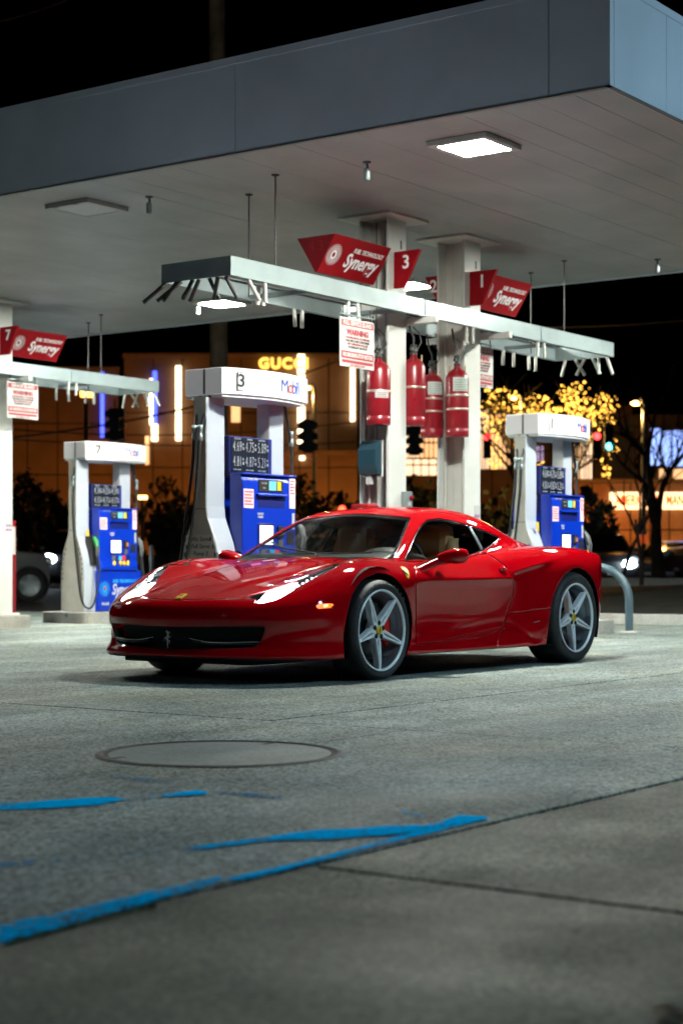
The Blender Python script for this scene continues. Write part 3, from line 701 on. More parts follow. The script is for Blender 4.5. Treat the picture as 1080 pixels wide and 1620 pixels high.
# ------------------------------------------------------------------ fire suppression cylinders
M_CYL = mat('cylinder_red', (.23,.005,.012), .34, coat=.3, noise=(8,.12,3)); M_BRASS = mat('brass', (.45,.34,.16), .35, metal=.9); M_STRAP = mat('strap', (.5,.4,.34), .4, metal=.6)
M_LBL = mat('cylinder_label', (.45,.52,.48), .5)
def cylinder(x, y, z0, z1, label, kind, a0=-2.2):
    t = empty('suppression_cylinder', (x,y,z0), label=label, cat='gas cylinder', group='red suppression cylinders')
    H_ = z1-z0; r_ = .112
    MB().lathe([(0,0),(r_-.006,0),(r_,.006),(r_,.075),(r_-.004,.080),(r_,.086),(r_,H_-.09),(r_-.02,H_-.045),(r_-.05,H_-.015),(.035,H_),(.03,H_+.03),(0,H_+.03)], n=36).build('tank', M_CYL, t)
    v = MB(); v.lathe([(0,H_+.028),(.034,H_+.028),(.034,H_+.05),(.024,H_+.055),(.024,H_+.10),(.03,H_+.105),(.03,H_+.13),(0,H_+.13)], n=14); v.box(-.055,.055,-.014,.014,H_+.07,H_+.10,.004); v.build('valve', mat('valve_dark', (.06,.065,.06), .4, metal=.6), t)
    MB().tube([(0,0,H_+.12),(.0,.0,H_+.20),(.02,.05,H_+.27),(0,.06,H_+.40),(.0,.06,3.06-z0)], .009, 8).build('pipe', M_BLACKM, t)
    MB().tube([(.05,-.01,H_+.09),(.09,-.03,H_+.16),(.06,-.02,H_+.25),(.02,.02,H_+.30)], .006, 6).build('hose', M_BLACKM, t)
    zs = {'plain':[.52],'two':[.6,.9*0+.40],'one':[.56]}[kind]
    for q in zs: MB().lathe([(r_+.003,q*H_-.012),(r_+.005,q*H_-.010),(r_+.005,q*H_+.010),(r_+.003,q*H_+.012)], n=36).build('strap', M_STRAP, t)
    def wrap(a_from, a_to, za, zb, rr, name, m):
        n = 10; vs = []
        for k in range(n+1): a = a_from+(a_to-a_from)*k/n; vs += [(rr*math.cos(a), rr*math.sin(a), za),(rr*math.cos(a), rr*math.sin(a), zb)]
        return MB().add(vs, [(2*k,2*k+2,2*k+3,2*k+1) for k in range(n)], True).build(name, m, t)
    if kind == 'two':
        wrap(a0-.75,a0+.75,H_*.66,H_*.86,r_+.0015,'label',M_LBL)
        for k in range(5): wrap(a0-.6,a0+.6-.2*(k%2),H_*(.68+.035*k),H_*(.685+.035*k),r_+.003,'label_line',M_BLK_T)
        if 'blue' in label: wrap(a0+.95,a0+1.25,H_*.75,H_*.83,r_+.0025,'blue_tag',M_BLUE_T)
    if kind == 'plain':
        wrap(a0-.62,a0+.55,H_*.41,H_*.52,r_+.005,'label',M_DEC)
        for k in range(3): wrap(a0-.4,a0+.4-.12*(k%2),H_*(.43+.028*k),H_*(.436+.028*k),r_+.0065,'label_line',M_BLK_T if k else M_RED_T)
        MB().tube([(r_*.9,-r_*.5,H_*.50),(r_+.05,-r_*.2,H_*.51)], .006, 6).build('bracket', M_STEEL, t)
    for k in range(4):
        a = k*1.57+.5; MB().tube([((r_-.035)*math.cos(a),(r_-.035)*math.sin(a),H_-.05),((r_-.035)*math.cos(a),(r_-.035)*math.sin(a),H_+.03)], .007, 6).build('guard_pin', M_BRASS if k%2 else M_CYL, t)
    return t
cylinder(13.13, 9.05, 2.05, 2.64, 'plain red cylinder with a white tag on the left column', 'plain'); cylinder(13.70, 9.04, 2.08, 2.72, 'dusty red cylinder on the far side of the left column', 'one')
cylinder(14.47, 9.33, 2.03, 2.66, 'red cylinder with a pale label next to the double strapped one', 'two'); cylinder(14.46, 9.03, 2.02, 2.69, 'red cylinder with a pale label and a small blue tag', 'two')
# blue towel dispenser, switch box, red bin
t = empty('towel_dispenser', (13.255,9.19,1.61), label='blue plastic paper towel dispenser on the white column', cat='dispenser')
bl = mat('dispenser_blue', (.016,.045,.065), .25, coat=.5)
MB().prism([(-.10,.0),(0,-.02),(0,.31),(-.06,.31),(-.115,.22),(-.12,.08)], 'y', -.105, .105).build('housing', bl, t, bevel=.012)
MB().box(-.02,.0,-.112,.112,-.03,.315,.005).build('back_plate', M_WHITE, t); MB().box(-.10,-.03,-.085,.085,-.012,.012).build('slot', M_BLACKM, t); MB().box(-.085,-.05,-.03,.03,-.10,.0).build('paper_towel', M_DEC, t)
t = empty('switch_box', (13.52,9.02,1.30), label='small grey emergency switch box with a red button on the column', cat='switch')
MB().box(-.045,.045,-.06,.01,-.02,.15,.006).build('housing', M_STEEL, t); MB().lathe([(0,-.085),(.02,-.082),(.022,-.06)], (.012,0,.09), 'y', 12).build('button', M_SIGN, t); MB().box(-.03,.0,-.068,-.06,.02,.05).build('switch_label', M_DEC, t)
t = empty('waste_bin', (12.84,9.0,.15), label='narrow dark red bin showing just above the car roof', cat='bin')
MB().box(-.08,.08,-.08,.08,0,1.05,.02).build('body', M_SIGN_D, t); MB().box(-.095,.095,-.095,.095,1.052,1.165,.02).build('lid', M_SIGN, t); MB().box(-.098,-.093,-.05,.05,1.08,1.13).build('opening', M_BLACKM, t)
t = empty('extinguisher_cabinet', (15.25,16.25,0), label='narrow red cabinet behind the column at the left edge', cat='cabinet')
MB().box(-.1,.1,-.12,.12,.15,1.33,.01).build('body', M_SIGN, t); MB().box(-.08,.08,-.128,-.121,.9,1.25,.002).build('notice', M_DEC, t); MB().box(-.09,.09,-.126,-.121,.2,.85,.002).build('door', M_SIGN_D, t)
# hoop guard rail
t = empty('guard_hoop', (17.98,9.3,0), label='bent grey steel hoop guarding the end of the pump island', cat='guard rail')
pts = [(0,-.38,0),(0,-.38,.30)]+[(0,-.38+.38*(1-math.cos(a)),.36+.38*math.sin(a)) for a in [math.pi*k/14 for k in range(15)]]+[(0,.38,.30),(0,.38,0)]
MB().tube(pts, .047, 16).build('hoop', mat('hoop_paint', (.05,.085,.105), .4, noise=(6,.2,4)), t)
for s_ in (-.38,.38): MB().lathe([(.052,.012),(.09,.010),(.10,.0)], (0,s_,0), n=16).build('foot', M_ISL, t)

# ------------------------------------------------------------------ fuel pumps
M_PB = mat('pump_blue', (.001,.028,.40), .32, coat=.3); M_PBD = mat('pump_blue_dark', (.006,.012,.13), .4); M_PW = mat('pump_white', (.74,.74,.74), .36); M_PG = mat('pump_grey', (.44,.47,.53), .34, metal=.15)
M_PBE = mat('pump_beige', (.62,.60,.53), .42, noise=(5,.15,4)); M_HOSE = mat('hose_rubber', (.012,.012,.012), .4); M_SCR = mat('pump_screen', (.8,.8,.8), .3, emit=(.95,1,.98), es=1.6); M_DISP = mat('price_panel', (.012,.016,.026), .2)
M_DIG = mat('price_digits', (.5,.5,.5), .4, emit=(.9,.95,1), es=.05, sample=False); M_MB = mat('logo_blue', (.01,.05,.36), .4); M_MR = mat('logo_red', (.75,.08,.02), .4); M_STK = mat('sticker_pink', (.82,.55,.58), .5)
M_LCD = mat('lcd_blue', (.10,.35,.5), .3, emit=(.2,.6,.85), es=.5, sample=False); M_YEL = mat('grade_yellow', (.75,.48,.02), .4); M_CYAN = mat('grade_blue', (.03,.35,.70), .4); M_GR = mat('grade_red', (.60,.03,.03), .4); M_GREEN = mat('nozzle_green', (.02,.25,.06), .4)
M_CAPW = mat('cap_white', (.80,.80,.80), .38, emit=(1,1,1), es=.10, sample=False)
def pump(x, y, num, label, prices, paper=False):
    t = empty('fuel_pump', (x,y,.15), label=label, cat='fuel pump', group='blue and white fuel pumps')
    zc0, zc1 = 2.03, 2.25
    # crown with bowed faces
    poly = []
    N_ = 12
    for k in range(N_+1): u = k/N_; poly.append((-.58+1.18*u, -.20-.13*math.sin(math.pi*min(1,max(0,u)))**.8))
    for k in range(N_+1): u = k/N_; poly.append((.60-1.18*u, .20+.13*math.sin(math.pi*u)**.8))
    cr = MB().prism(poly, 'z', zc0, zc1).build('crown', M_CAPW, t, bevel=.006)
    MB().prism([(a*.97, b*.94) for a, b in poly], 'z', zc0-.022, zc0-.001).build('crown_underside', M_PW, cr)
    MB().box(-.583,-.578,-.02,.0,zc0+.005,zc1-.005).build('crown_seam', M_TRIM, cr)
    def front_y(xx): u = (xx+.58)/1.18; return -.20-.13*math.sin(math.pi*min(1,max(0,u)))**.8
    for s_ in (-1,1):
        def at_(xx): return (s_*-1*xx if s_ > 0 else xx, s_*abs(front_y(xx))+(-.006 if s_ < 0 else .006))
        rt = Vector((1,0,0)) if s_ < 0 else Vector((-1,0,0))
        def tangent(xx):
            d = (front_y(xx+.02)-front_y(xx-.02))/.04; v_ = Vector((1,d,0)).normalized(); return v_ if s_ < 0 else Vector((-v_.x,-v_.y,0))
        zc = (zc0+zc1)/2
        def side(xx, off=.006):
            p = Vector((xx, front_y(xx)-off, 0)); return p if s_ < 0 else Vector((-p.x,-p.y,0))
        for txt, xx, m_ in (('M',.10,M_MB),('o',.192,M_MR),('b',.257,M_MB),('i',.302,M_MB),('l',.340,M_MB)):
            p = side(xx); put_text(txt, .165, m_, cr, (p.x,p.y,zc-.004), tangent(xx), bold=-.0005 if txt == 'M' else .0018, name='logo_letter', sx=.92)
        p = side(-.42,.010); tg_ = tangent(-.42); pl = MB().box(-.038,.038,-.076,.076,-.001,.001).build('number_frame', M_BLK_T, cr); pl.data.transform(facing((p.x,p.y,zc),tg_,(0,0,1)))
        p = side(-.42,.0125); pl2 = MB().box(-.032,.032,-.070,.070,-.001,.001).build('number_card', M_PW, cr); pl2.data.transform(facing((p.x,p.y,zc),tg_,(0,0,1)))
        p = side(-.42,.015); put_text(num, .150, M_BLK_T, cr, (p.x,p.y,zc), tg_, bold=.004, name='pump_number')
        p = side(.53,.006); put_text('P', .02, M_MR, cr, (p.x,p.y,zc-.03), tangent(.53), name='small_mark')
    # side pillars with a flared foot
    prof = [(-.16,0),(.16,0)]
    bottle = [(-.215,.0),(-.215,.34),(-.21,.55),(-.20,.68),(-.17,.80),(-.125,.91),(-.085,1.0),(-.072,1.1),(-.07,zc0-.023)]
    bottle = bottle+[(-a, b) for a, b in bottle[::-1]]
    for xa, xb in ((-.62,-.39),(.22,.42)):
        pl = MB().prism(bottle, 'x', xa, xb).build('pillar', M_PG, t, bevel=.006)
        MB().prism([(a*.93, b+.004) for a, b in bottle[:-1]]+[(bottle[-1][0]*.93, bottle[-1][1]-.004)], 'x', xa-.004, xa-.0005).build('pillar_cover', M_PBE, pl)
        MB().box(xa-.007,xa-.0045,-.068,.068,1.075,1.081).build('cover_joint', M_TRIM, pl)
        for k in range(7):
            for s_ in (-1,1): MB().box(xa-.009,xa-.0045,s_*(.180-.015*max(0,k-3)**1.3)-.006,s_*(.180-.015*max(0,k-3)**1.3)+.006,.42+.065*k,.455+.065*k).build('vent_slot', M_BLACKM, pl)
    # lower cabinet
    cab = MB().box(-.415,.46,-.235,.235,0,.55,.006); cab = cab.build('cabinet', M_PB, t)
    for s_ in (-1,1):
        f = empty('dispenser_face'); f.parent = t
        if s_ > 0: f.rotation_euler = (0,0,math.pi); f.location = (.02,0,0)
        def B(nm, x0, x1, y0, y1, z0, z1, m, b=0., **k): return MB().box(x0,x1,y0,y1,z0,z1,b).build(nm, m, f, **k)
        B('lower_door', -.40,.45,-.250,-.236,.012,.54,M_PB,.004)
        put_text('Synergy', .20, M_DEC, f, (.135,-.2515,.285), (1,0,0), bold=.005, shear=.2, sx=.86); put_text('FUEL TECHNOLOGY', .062, M_CYAN, f, (.13,-.2515,.40), (1,0,0), bold=.001, sx=.86)
        dots((-.275,-.2518,.30), .10, (1,0,0), (0,0,1), M_CYAN, f, 'sunburst'); MB().lathe([(0,-.2522),(.022,-.2522)], (-.265,0,.31), 'y', 14).build('sunburst_centre', M_GR, f)
        put_text('Mobil', .06, M_DEC, f, (-.26,-.2515,.10), (1,0,0), bold=.002)
        # console
        c = MB(); c.prism([(-.12,.553),(-.275,.553),(-.275,.60),(-.255,.68),(-.255,1.32),(-.235,1.37),(-.12,1.37)], 'x', -.38, .35); c.build('console', M_PB, f, bevel=.008)
        B('console_lip', -.382,.352,-.268,-.12,1.3705,1.385,M_PB,.003); put_text('CREDIT  DEBIT', .022, M_DEC, f, (-.24,-.2575,1.335), (1,0,0))
        B('hood', -.20,.20,-.285,-.2555,1.195,1.215,M_PB,.005); B('recess', -.17,.19,-.2568,-.2552,1.10,1.19,M_PBD)
        B('display', -.165,.165,-.262,-.2555,1.235,1.335,M_BLACKM,.003); B('lcd', -.03,.07,-.2632,-.2622,1.248,1.325,M_LCD); B('yellow_button', .085,.135,-.2645,-.2622,1.25,1.325,M_YEL,.001)
        put_text('GALLONS', .018, M_DEC, f, (-.095,-.263,1.305), (1,0,0)); put_text('SALE', .018, M_DEC, f, (-.095,-.263,1.265), (1,0,0))
        for x0, x1, z0, z1 in ((-.365,-.23,1.09,1.25),(.262,.345,1.10,1.36)):
            st = B('sticker', x0,x1,-.2570,-.2555,z0,z1,M_STK)
            for k in range(5): MB().box(x0+.012,x1-.012-.02*(k%2),-.2580,-.2572,z1-.03-.026*k,z1-.020-.026*k).build('sticker_print', M_RED_T, st)
        B('side_strip', .30,.335,-.257,-.2555,.92,1.06,M_DEC)
        put_text('INSERT\nCARD', .026, M_DEC, f, (-.135,-.2565,1.03), (1,0,0), bold=.0006)
        B('screen_bezel', -.175,.045,-.262,-.2555,.765,.965,M_PBD,.003); B('screen', -.155,.025,-.2645,-.2622,.785,.945,M_SCR,.001)
        for k in range(4):
            for xx in (-.170,.030): MB().box(xx,xx+.010,-.2655,-.2622,.80+.038*k,.822+.038*k).build('soft_key', M_BLACKM, f)
        B('card_reader', .085,.16,-.280,-.2555,.845,.945,M_BLACKM,.004); B('reader_light', .12,.155,-.2825,-.2803,.87,.92,mat('reader_amber',(.5,.16,.04),.4)); B('keypad', .10,.17,-.263,-.2555,.765,.825,M_TRIM,.002)
        B('receipt_slot', .225,.32,-.262,-.2555,.79,.90,M_BLACKM,.003)
        B('grade_panel', -.15,.215,-.262,-.2555,.600,.745,M_PBD,.002)
        for k, (xx, m_) in enumerate(((-.105,M_TRIM),(.015,M_CYAN),(.085,M_GR),(.155,M_PB))):
            if k < 3: B('grade_label', xx-.032,xx+.032,-.2645,-.2622,.68,.742,m_)
            bb = MB().lathe([(0,-.282),(.022,-.281),(.027,-.274),(.027,-.262)], (xx,0,.640), 'y', 16); bb.v = [(a,b_,.640+(c_-.640)*1.25) for a,b_,c_ in bb.v]; bb.build('grade_button', M_YEL, f)
        # price panel between the pillars
        B('price_box', -.36,.215,-.10,-.002,1.39,1.70,M_PBD,.004); B('price_glass', -.345,.155,-.106,-.1005,1.40,1.69,M_DISP)
        for r_ in range(2):
            for k in range(3):
                put_text(prices[r_][k], .128, M_DIG, f, (-.262+.166*k,-.1075,1.610-.125*r_), (1,0,0), bold=-.003, sx=.46, spacing=1.15); put_text('9\n10', .034, M_DIG, f, (-.186+.166*k,-.1075,1.615-.125*r_), (1,0,0), sx=.8)
        for k in range(3): put_text(['REGULAR','SPECIAL','SUPREME+'][k], .020, M_DEC, f, (-.262+.166*k,-.1075,1.679), (1,0,0)); put_text('CASH  CREDIT', .016, M_DEC, f, (-.262+.166*k,-.1075,1.418), (1,0,0))
        # two nozzles and their hoses
        for q, (xx, boot) in enumerate(((-.455,M_GREEN),(.405,M_TRIM))):
            if q == 0 and num != '7': continue
            B('nozzle_holster', xx-.055,xx+.055,-.235,-.12,.62,1.0,M_BLACKM,.008)
            nz = MB(); nz.tube([(xx,-.22,.98),(xx,-.265,.93),(xx,-.285,.86),(xx,-.28,.74)], [.020,.026,.024,.020], 10); nz.tube([(xx,-.29,.90),(xx,-.325,.85),(xx,-.32,.77),(xx,-.29,.73)], .008, 6); nz.build('nozzle', M_TRIM, f)
            MB().tube([(xx,-.232,.975),(xx,-.27,.925),(xx,-.288,.86)], [.030,.037,.032], 10).build('nozzle_boot', boot, f)
            sx = -.69 if q == 0 else .53; hp = [Vector((xx,-.28,.74)),Vector((xx+.01,-.31,.55)),Vector((xx+(sx-xx)*.25,-.32,.20)),Vector((xx+(sx-xx)*.55,-.29,.05)),Vector((xx+(sx-xx)*.9,-.22,.14)),Vector((sx,-.16,.55)),Vector((sx,-.08,1.2)),Vector((sx+.03,-.05,1.62)),Vector((sx*.86,-.05,zc0-.01))]
            sm_ = []
            for i in range(len(hp)-1):
                a, b_, c_, d_ = hp[max(i-1,0)], hp[i], hp[i+1], hp[min(i+2,len(hp)-1)]
                for k in range(5): u = k/5; sm_.append(.5*((2*b_)+(c_-a)*u+(2*a-5*b_+4*c_-d_)*u*u+(3*b_-a-3*c_+d_)*u**3))
            sm_.append(hp[-1]); MB().tube(sm_, .014, 8).build('hose', M_HOSE, f)
            MB().lathe([(.014,0),(.021,.004),(.021,.05),(.017,.055),(.017,.085),(.022,.09),(.022,.13),(.014,.135)], (sx+.026,-.052,1.66), n=12).build('breakaway_coupling', M_STEEL, f)
    # outer side panel under the far console keeps the blue edge in view
    if num != '7':
        for yy, zb_ in ((.03,.35),(-.035,.60)):
            hp = [(-.56,yy*1.6,zc0-.01),(-.655,yy,1.72),(-.69,yy,1.4),(-.72,yy*1.2+.05,.9),(-.75,yy*1.5+.10,zb_),(-.72,yy+.16,.12),(-.62,.24,.18),(-.52,.27,.5)]
            hp = [Vector(p) for p in hp]; sm_ = []
            for i in range(len(hp)-1):
                a, b_, c_, d_ = hp[max(i-1,0)], hp[i], hp[i+1], hp[min(i+2,len(hp)-1)]
                for k in range(5): u = k/5; sm_.append(.5*((2*b_)+(c_-a)*u+(2*a-5*b_+4*c_-d_)*u*u+(3*b_-a-3*c_+d_)*u**3))
            MB().tube(sm_+[hp[-1]], .014, 8).build('hose', M_HOSE, t)
            MB().lathe([(.014,0),(.021,.004),(.021,.05),(.017,.055),(.017,.085),(.022,.09),(.022,.13),(.014,.135)], (-.66,yy,1.64), n=12).build('breakaway_coupling', M_STEEL, t)
    if paper:
        s = empty('taped_notice'); s.parent = t
        MB().box(-.6275,-.6265,-.15,.15,.58,.86).build('paper', mat('notice_paper', (.70,.69,.62), .6), s)
        for k, (tx, z_) in enumerate((('We Serve',.825),('Full Serve',.765),('Pump 3',.705))): put_text(tx, .052, M_BLK_T, s, (-.629,-.01,z_), (0,-1,0), shear=.12)
        a_ = MB(); M = facing((-.629,-.04,.625),(0,-1,0),(0,0,1)); v = [(-.09,-.008),(.05,-.008),(.05,-.028),(.10,0),(.05,.028),(.05,.008),(-.09,.008)]
        a_.add([M @ Vector((p[0],p[1],0)) for p in v], [tuple(range(7))]); a_.build('arrow', M_BLK_T, s)
    else:
        MB().box(-.50,-.45,-.1345,-.1325,.98,1.08).build('yellow_tag', M_YEL, t)
    return t
pump(11.62, 9.38, '3', 'fuel pump number 3 with a handwritten notice, nearest the car', (('4.69','4.75','5.09'),('4.81','4.87','5.21')), True)
pump(16.92, 9.38, '1', 'fuel pump number 1 standing beyond the tail of the car', (('4.64','4.75','5.09'),('4.81','4.87','5.21')))
pump(17.12, 16.28, '7', 'fuel pump number 7 standing left of the car nose', (('4.34','4.25','4.59'),('4.33','4.71','4.77')))
# two cool area lights on poles, outside the frame: they wash the kerb side and the front of the canopy
M_AREA = mat('area_led', (.9,.9,.9), .4, emit=(.54,.83,1.0), es=1500)
M_AREA2 = mat('area_led_far', (.9,.9,.9), .4, emit=(.66,.86,1.0), es=750)
for px_, py_, m_, lb_ in ((11.5,-3.2,M_AREA,'tall led area light pole on the kerb side, outside the frame'),(-12.0,9.0,M_AREA2,'tall led area light pole across the forecourt, behind the photographer')):
    t = empty('area_light_pole', (px_,py_,0), label=lb_, cat='lamp post', group='led area lights')
    MB().tube([(0,0,0),(0,0,7.6)], [.09,.06], 12).build('pole', M_STEEL, t); MB().tube([(0,0,7.5),(0,.5,7.6)], .04, 8).build('arm', M_STEEL, t)
    MB().box(-.2,.2,.4,.95,7.55,7.65,.01).build('lamp_head', M_STEEL, t); MB().box(-.18,.18,.43,.92,7.535,7.549).build('led_panel', m_, t)
# ------------------------------------------------------------------ the red sports car
def build_car():
    paint = mat('red_paint', (.33,.0008,.004), .5, coat=1.0, spec=0.0)
    black = mat('gloss_black', (.006,.006,.007), .12)
    trim = mat('black_trim', (.012,.012,.013), .45)
    gap = mat('gap_black', (.004,.004,.004), .9)
    chrome = mat('chrome', (.8,.8,.82), .12, metal=1)
    alloy = mat('silver_alloy', (.92,.94,.97), .32, metal=.12, coat=.6)
    alloy_in = mat('alloy_barrel', (.17,.19,.22), .30, metal=.7)
    rubber = mat('tyre_rubber', (.012,.013,.015), .62, bump=(60,.15))
    disc_m = mat('brake_disc', (.05,.052,.056), .4, metal=.6)
    cal = mat('caliper_red', (.7,.012,.008), .35, coat=.5)
    yellow = mat('badge_yellow', (.75,.50,.02), .3, coat=.6)
    tan = mat('tan_leather', (.58,.32,.14), .55, bump=(90,.1))
    tan2 = mat('tan_shell', (.32,.18,.085), .6)
    dash = mat('dash_black', (.009,.011,.011), .55)
    glass = glass_mat('car_glass', (.88,.92,.90), .38)
    dglass = glass_mat('dark_glass', (.30,.33,.33), .5)
    lensg = glass_mat('lamp_glass', (.93,.95,.97))
    white_em = mat('headlamp_glow', (.9,.9,.95), .3, emit=(.86,.92,1.0), es=150)
    led_em = mat('led_glow', (.9,.9,.95), .3, emit=(.85,.93,1.0), es=7, sample=False)
    amber = mat('marker_glow', (.6,.08,.01), .3, emit=(1,.12,.012), es=2.6)
    amber2 = mat('marker_centre_glow', (.8,.3,.05), .3, emit=(1,.50,.12), es=9)
    lampin = mat('lamp_housing', (.16,.165,.17), .2, metal=.7)
    lampgrey = mat('lamp_reflector', (.42,.44,.46), .3, metal=.6)
    car = empty('sports_car', (CARX, CARY, 0), CARYAW, label='low red mid-engined sports car parked in front of the pumps', cat='car')
    P, N, T = car_surface(); full = Skin(P, N, T)
    Qf = car_px(P); dep = np.stack([P[:,0], -P[:,1]], 1) @ VX
    def surf_at(u, w):
        d = (Qf[:,0]-u)**2+(Qf[:,1]-w)**2; c = np.where(d < 9)[0]
        if len(c) == 0: c = np.argsort(d)[:3]
        view = N[c,0]*VX[0]-N[c,1]*VX[1]; c2 = c[view < 0]
        if len(c2): c = c2
        c = c[dep[c] < dep[c].min()+.06]; i = c[np.argmin(d[c])]
        return P[i], N[i]
    def W_(p, off=0, n=None):      # left flank point -> car local Vector (left is -Y)
        q = np.array(p)+(0 if n is None else np.array(n)*off); return Vector((q[0], -q[1], q[2]))
    def px_phi(sk, poly, ok=None):
        f = poly_sd(car_px(sk.P), poly)*.0046
        f = np.maximum(f, (sk.N[:,0]*VX[0]-sk.N[:,1]*VX[1])*.12)      # only what faces the reference side
        if ok is not None: f = np.where(ok(sk), f, np.maximum(f, .02))
        return f
    AR_F = [(544.4,1090),(544.4,1043),(543,1006),(548,975),(555.6,943.7),(566,924.4),(579,912.6),(597,906),(612,907.4),(623.7,913.3),(635.6,926),(644.4,942),(650.4,960),(651.9,983.7),(650.4,1009),(643,1035.6),(638,1090)]
    AR_R = [(860,1080),(863,1021.5),(868.9,975.6),(874,943),(883.7,922),(894,907.4),(907.4,898.5),(916.3,897.8),(926.7,903),(935.6,913.3),(943,929.6),(946.7,949),(947.4,972.6),(944.4,993.3),(941.5,1008),(938,1080)]
    SIDE = [(637.5,889),(646.7,868.5),(657.8,842.6),(667,828.7),(676.3,821.9),(694.8,819.6),(713.3,823),(741,830.6),(763.3,838),(791,849.6),(789.3,853.5),(776.3,864.4),(763.3,872),(741,879.5),(715,885.5),(674.4,890)]
    SHIELD = [(622,886.5),(631,865),(640.8,840),(649.5,818.5),(592,813.2),(545,811.5),(500,806),(430,806),(380,885),(400,885.5),(508.9,884.6),(564.4,884),(600,885.5)]
    LAMP = [(380,942.5),(411,933),(424.4,927),(446.7,917.5),(480,904.6),(517.8,893.6),(537.8,892.6),(533,896.2),(504.4,911),(475.6,926.7),(453,941),(435.6,950),(413,955),(403,954.6),(405,948),(380,944.5)]
    GRILLE = [(150,992),(302,991.5),(380,991),(418.5,991),(419.5,998),(416.7,1005.6),(408.9,1020),(400,1024.5),(385,1026),(293,1027.5),(150,1028)]
    side_ok = lambda s: (s.N[:,1] > .30)&(s.P[:,2] > .70)&(s.P[:,0] > .3)
    ws_ok = lambda s: (s.N[:,0] < -.25)&(s.P[:,2] > .76)&(s.P[:,0] > .2)
    lamp_ok = lambda s: (s.P[:,0] < .15)&(s.P[:,2] > .42)
    lamp_in = lambda s: .395+(s.P[:,0]+.92)*.47-s.P[:,1]
    gr_ok = lambda s: (s.P[:,0] < -.5)&(s.N[:,0] < -.3)
    def groove(sk, phi_fn, w=.0024):
        band, rest = sk.split(np.abs(phi_fn(sk))-w); return band, rest
    def mirror_pair(sk, name, m, parent, thick=0., offs=0.):
        r = []
        for s_ in (sk, sk.flip()):
            q = s_.offset(offs) if offs else s_; r.append(q.build(name, m, parent, thick))
        return r
    # the skin array uses y>0 ; the car's left is -Y, so "flip" is the left-hand copy
    sk = full
    # wheel openings
    for ar in (AR_F, AR_R):
        cut, sk = sk.split(np.maximum(px_phi(sk, ar), (.60-sk.P[:,1])))
    bodyside = sk
    # glazing
    win, sk = sk.split(px_phi(sk, SIDE, side_ok))
    shield, sk = sk.split(px_phi(sk, SHIELD, ws_ok))
    lamp, sk = sk.split(np.maximum(px_phi(sk, LAMP, lamp_ok), lamp_in(sk)))
    grille, sk = sk.split(px_phi(sk, GRILLE, gr_ok))
    rw = lambda s: np.where((s.N[:,2] > .3), np.maximum(np.abs(s.P[:,0]-2.22)-.52, s.P[:,1]-(.50-.20*(s.P[:,0]-1.7))), .05)
    rear_glass, sk = sk.split(rw(sk))
    tail_disc = lambda s: np.where(s.N[:,0] > .2, np.hypot(s.P[:,1]-.66, s.P[:,2]-.73)-.085, .05)
    tail, sk = sk.split(tail_disc(sk))
    DOOR = [(657.7,893.5),(715,888.5),(768,873.5),(797,893),(809,909),(811.5,920),(811,937),(795,991),(779,1003.5),(740,1010.5),(700,1015),(657.7,1019.5)]
    door_ok = lambda s: (s.N[:,1] > .15)&(s.P[:,0] > .2)&(s.P[:,1] > .6)
    fd = lambda s: px_phi(s, DOOR, door_ok)
    door, sk = sk.split(fd(sk)+.0022); g1, sk = sk.split(fd(sk)-.0022)
    # bonnet
    HOOD = [(150,949.5),(288,949.5),(378,946),(405,936.5),(446.7,918),(480,905),(517.8,894),(540,891.5),(590,884.5),(380,884.5),(250,860),(100,900)]
    hood_ok = lambda s: (s.P[:,0] < .52)&(s.N[:,2] > .25)&(s.P[:,2] > .45)
    fh = lambda s: px_phi(s, HOOD, hood_ok)
    hood, sk = sk.split(fh(sk)+.002); g2, sk = sk.split(fh(sk)-.002)
    QL = [(803.5,970.7),(890,959.7),(890,1080),(770,1080),(795,991)]
    ok_q = lambda s: (s.N[:,1] > .2)&(s.P[:,1] > .7)
    fq = lambda s: px_phi(s, QL, ok_q)
    quarter, sk = sk.split(fq(sk)+.0018); g3, sk = sk.split(fq(sk)-.0018)
    # amber side marker, badge and lower floor
    MK = [(499,958.5),(505,955.8),(522,954.6),(528,956),(523,961.5),(503,963.2)]
    mk, sk = sk.split(px_phi(sk, MK, lambda s: s.P[:,0] < -.2))
    bottom, sk = sk.split(np.where(sk.N[:,2] < -.75, sk.P[:,2]-.24, .05))
    body = sk.both().build('body', paint, car, .004)
    hood.both().build('bonnet', paint, car, .004)
    bottom.both().build('floor_pan', gap, car)
    for s_ in (door.flip(), door):
        d_ = s_.build('door', paint, car, .004)
    for s_ in (quarter.flip(), quarter): s_.build('quarter_panel', paint, car, .004)
    door_l = [o for o in car.children if o.name.startswith('door')][0]; door_r = [o for o in car.children if o.name.startswith('door')][1]
    gaps = g1.join(g2).join(g3).offset(-.005)
    Skin(np.concatenate([gaps.P, gaps.flip().P]), np.concatenate([gaps.N, gaps.flip().N]), np.concatenate([gaps.T, gaps.flip().T+len(gaps.P)])).build('shut_line', gap, car)
    # side glass: black frame band + door glass + quarter glass
    fs = lambda s: px_phi(s, SIDE)
    pane, frame = win.split(fs(win)+.0105)
    DIV = [(741,829),(752,849),(763,870)]
    div_sd = lambda s: line_sd(car_px(s.P), DIV)*.0046
    bar, pane = pane.split(div_sd(pane)-.0075)
    left_side = lambda s: ((car_px(s.P)[:,0]-741)-(car_px(s.P)[:,1]-829)*(22/41.))*.0046
    dpane, qpane = pane.split(left_side(pane))
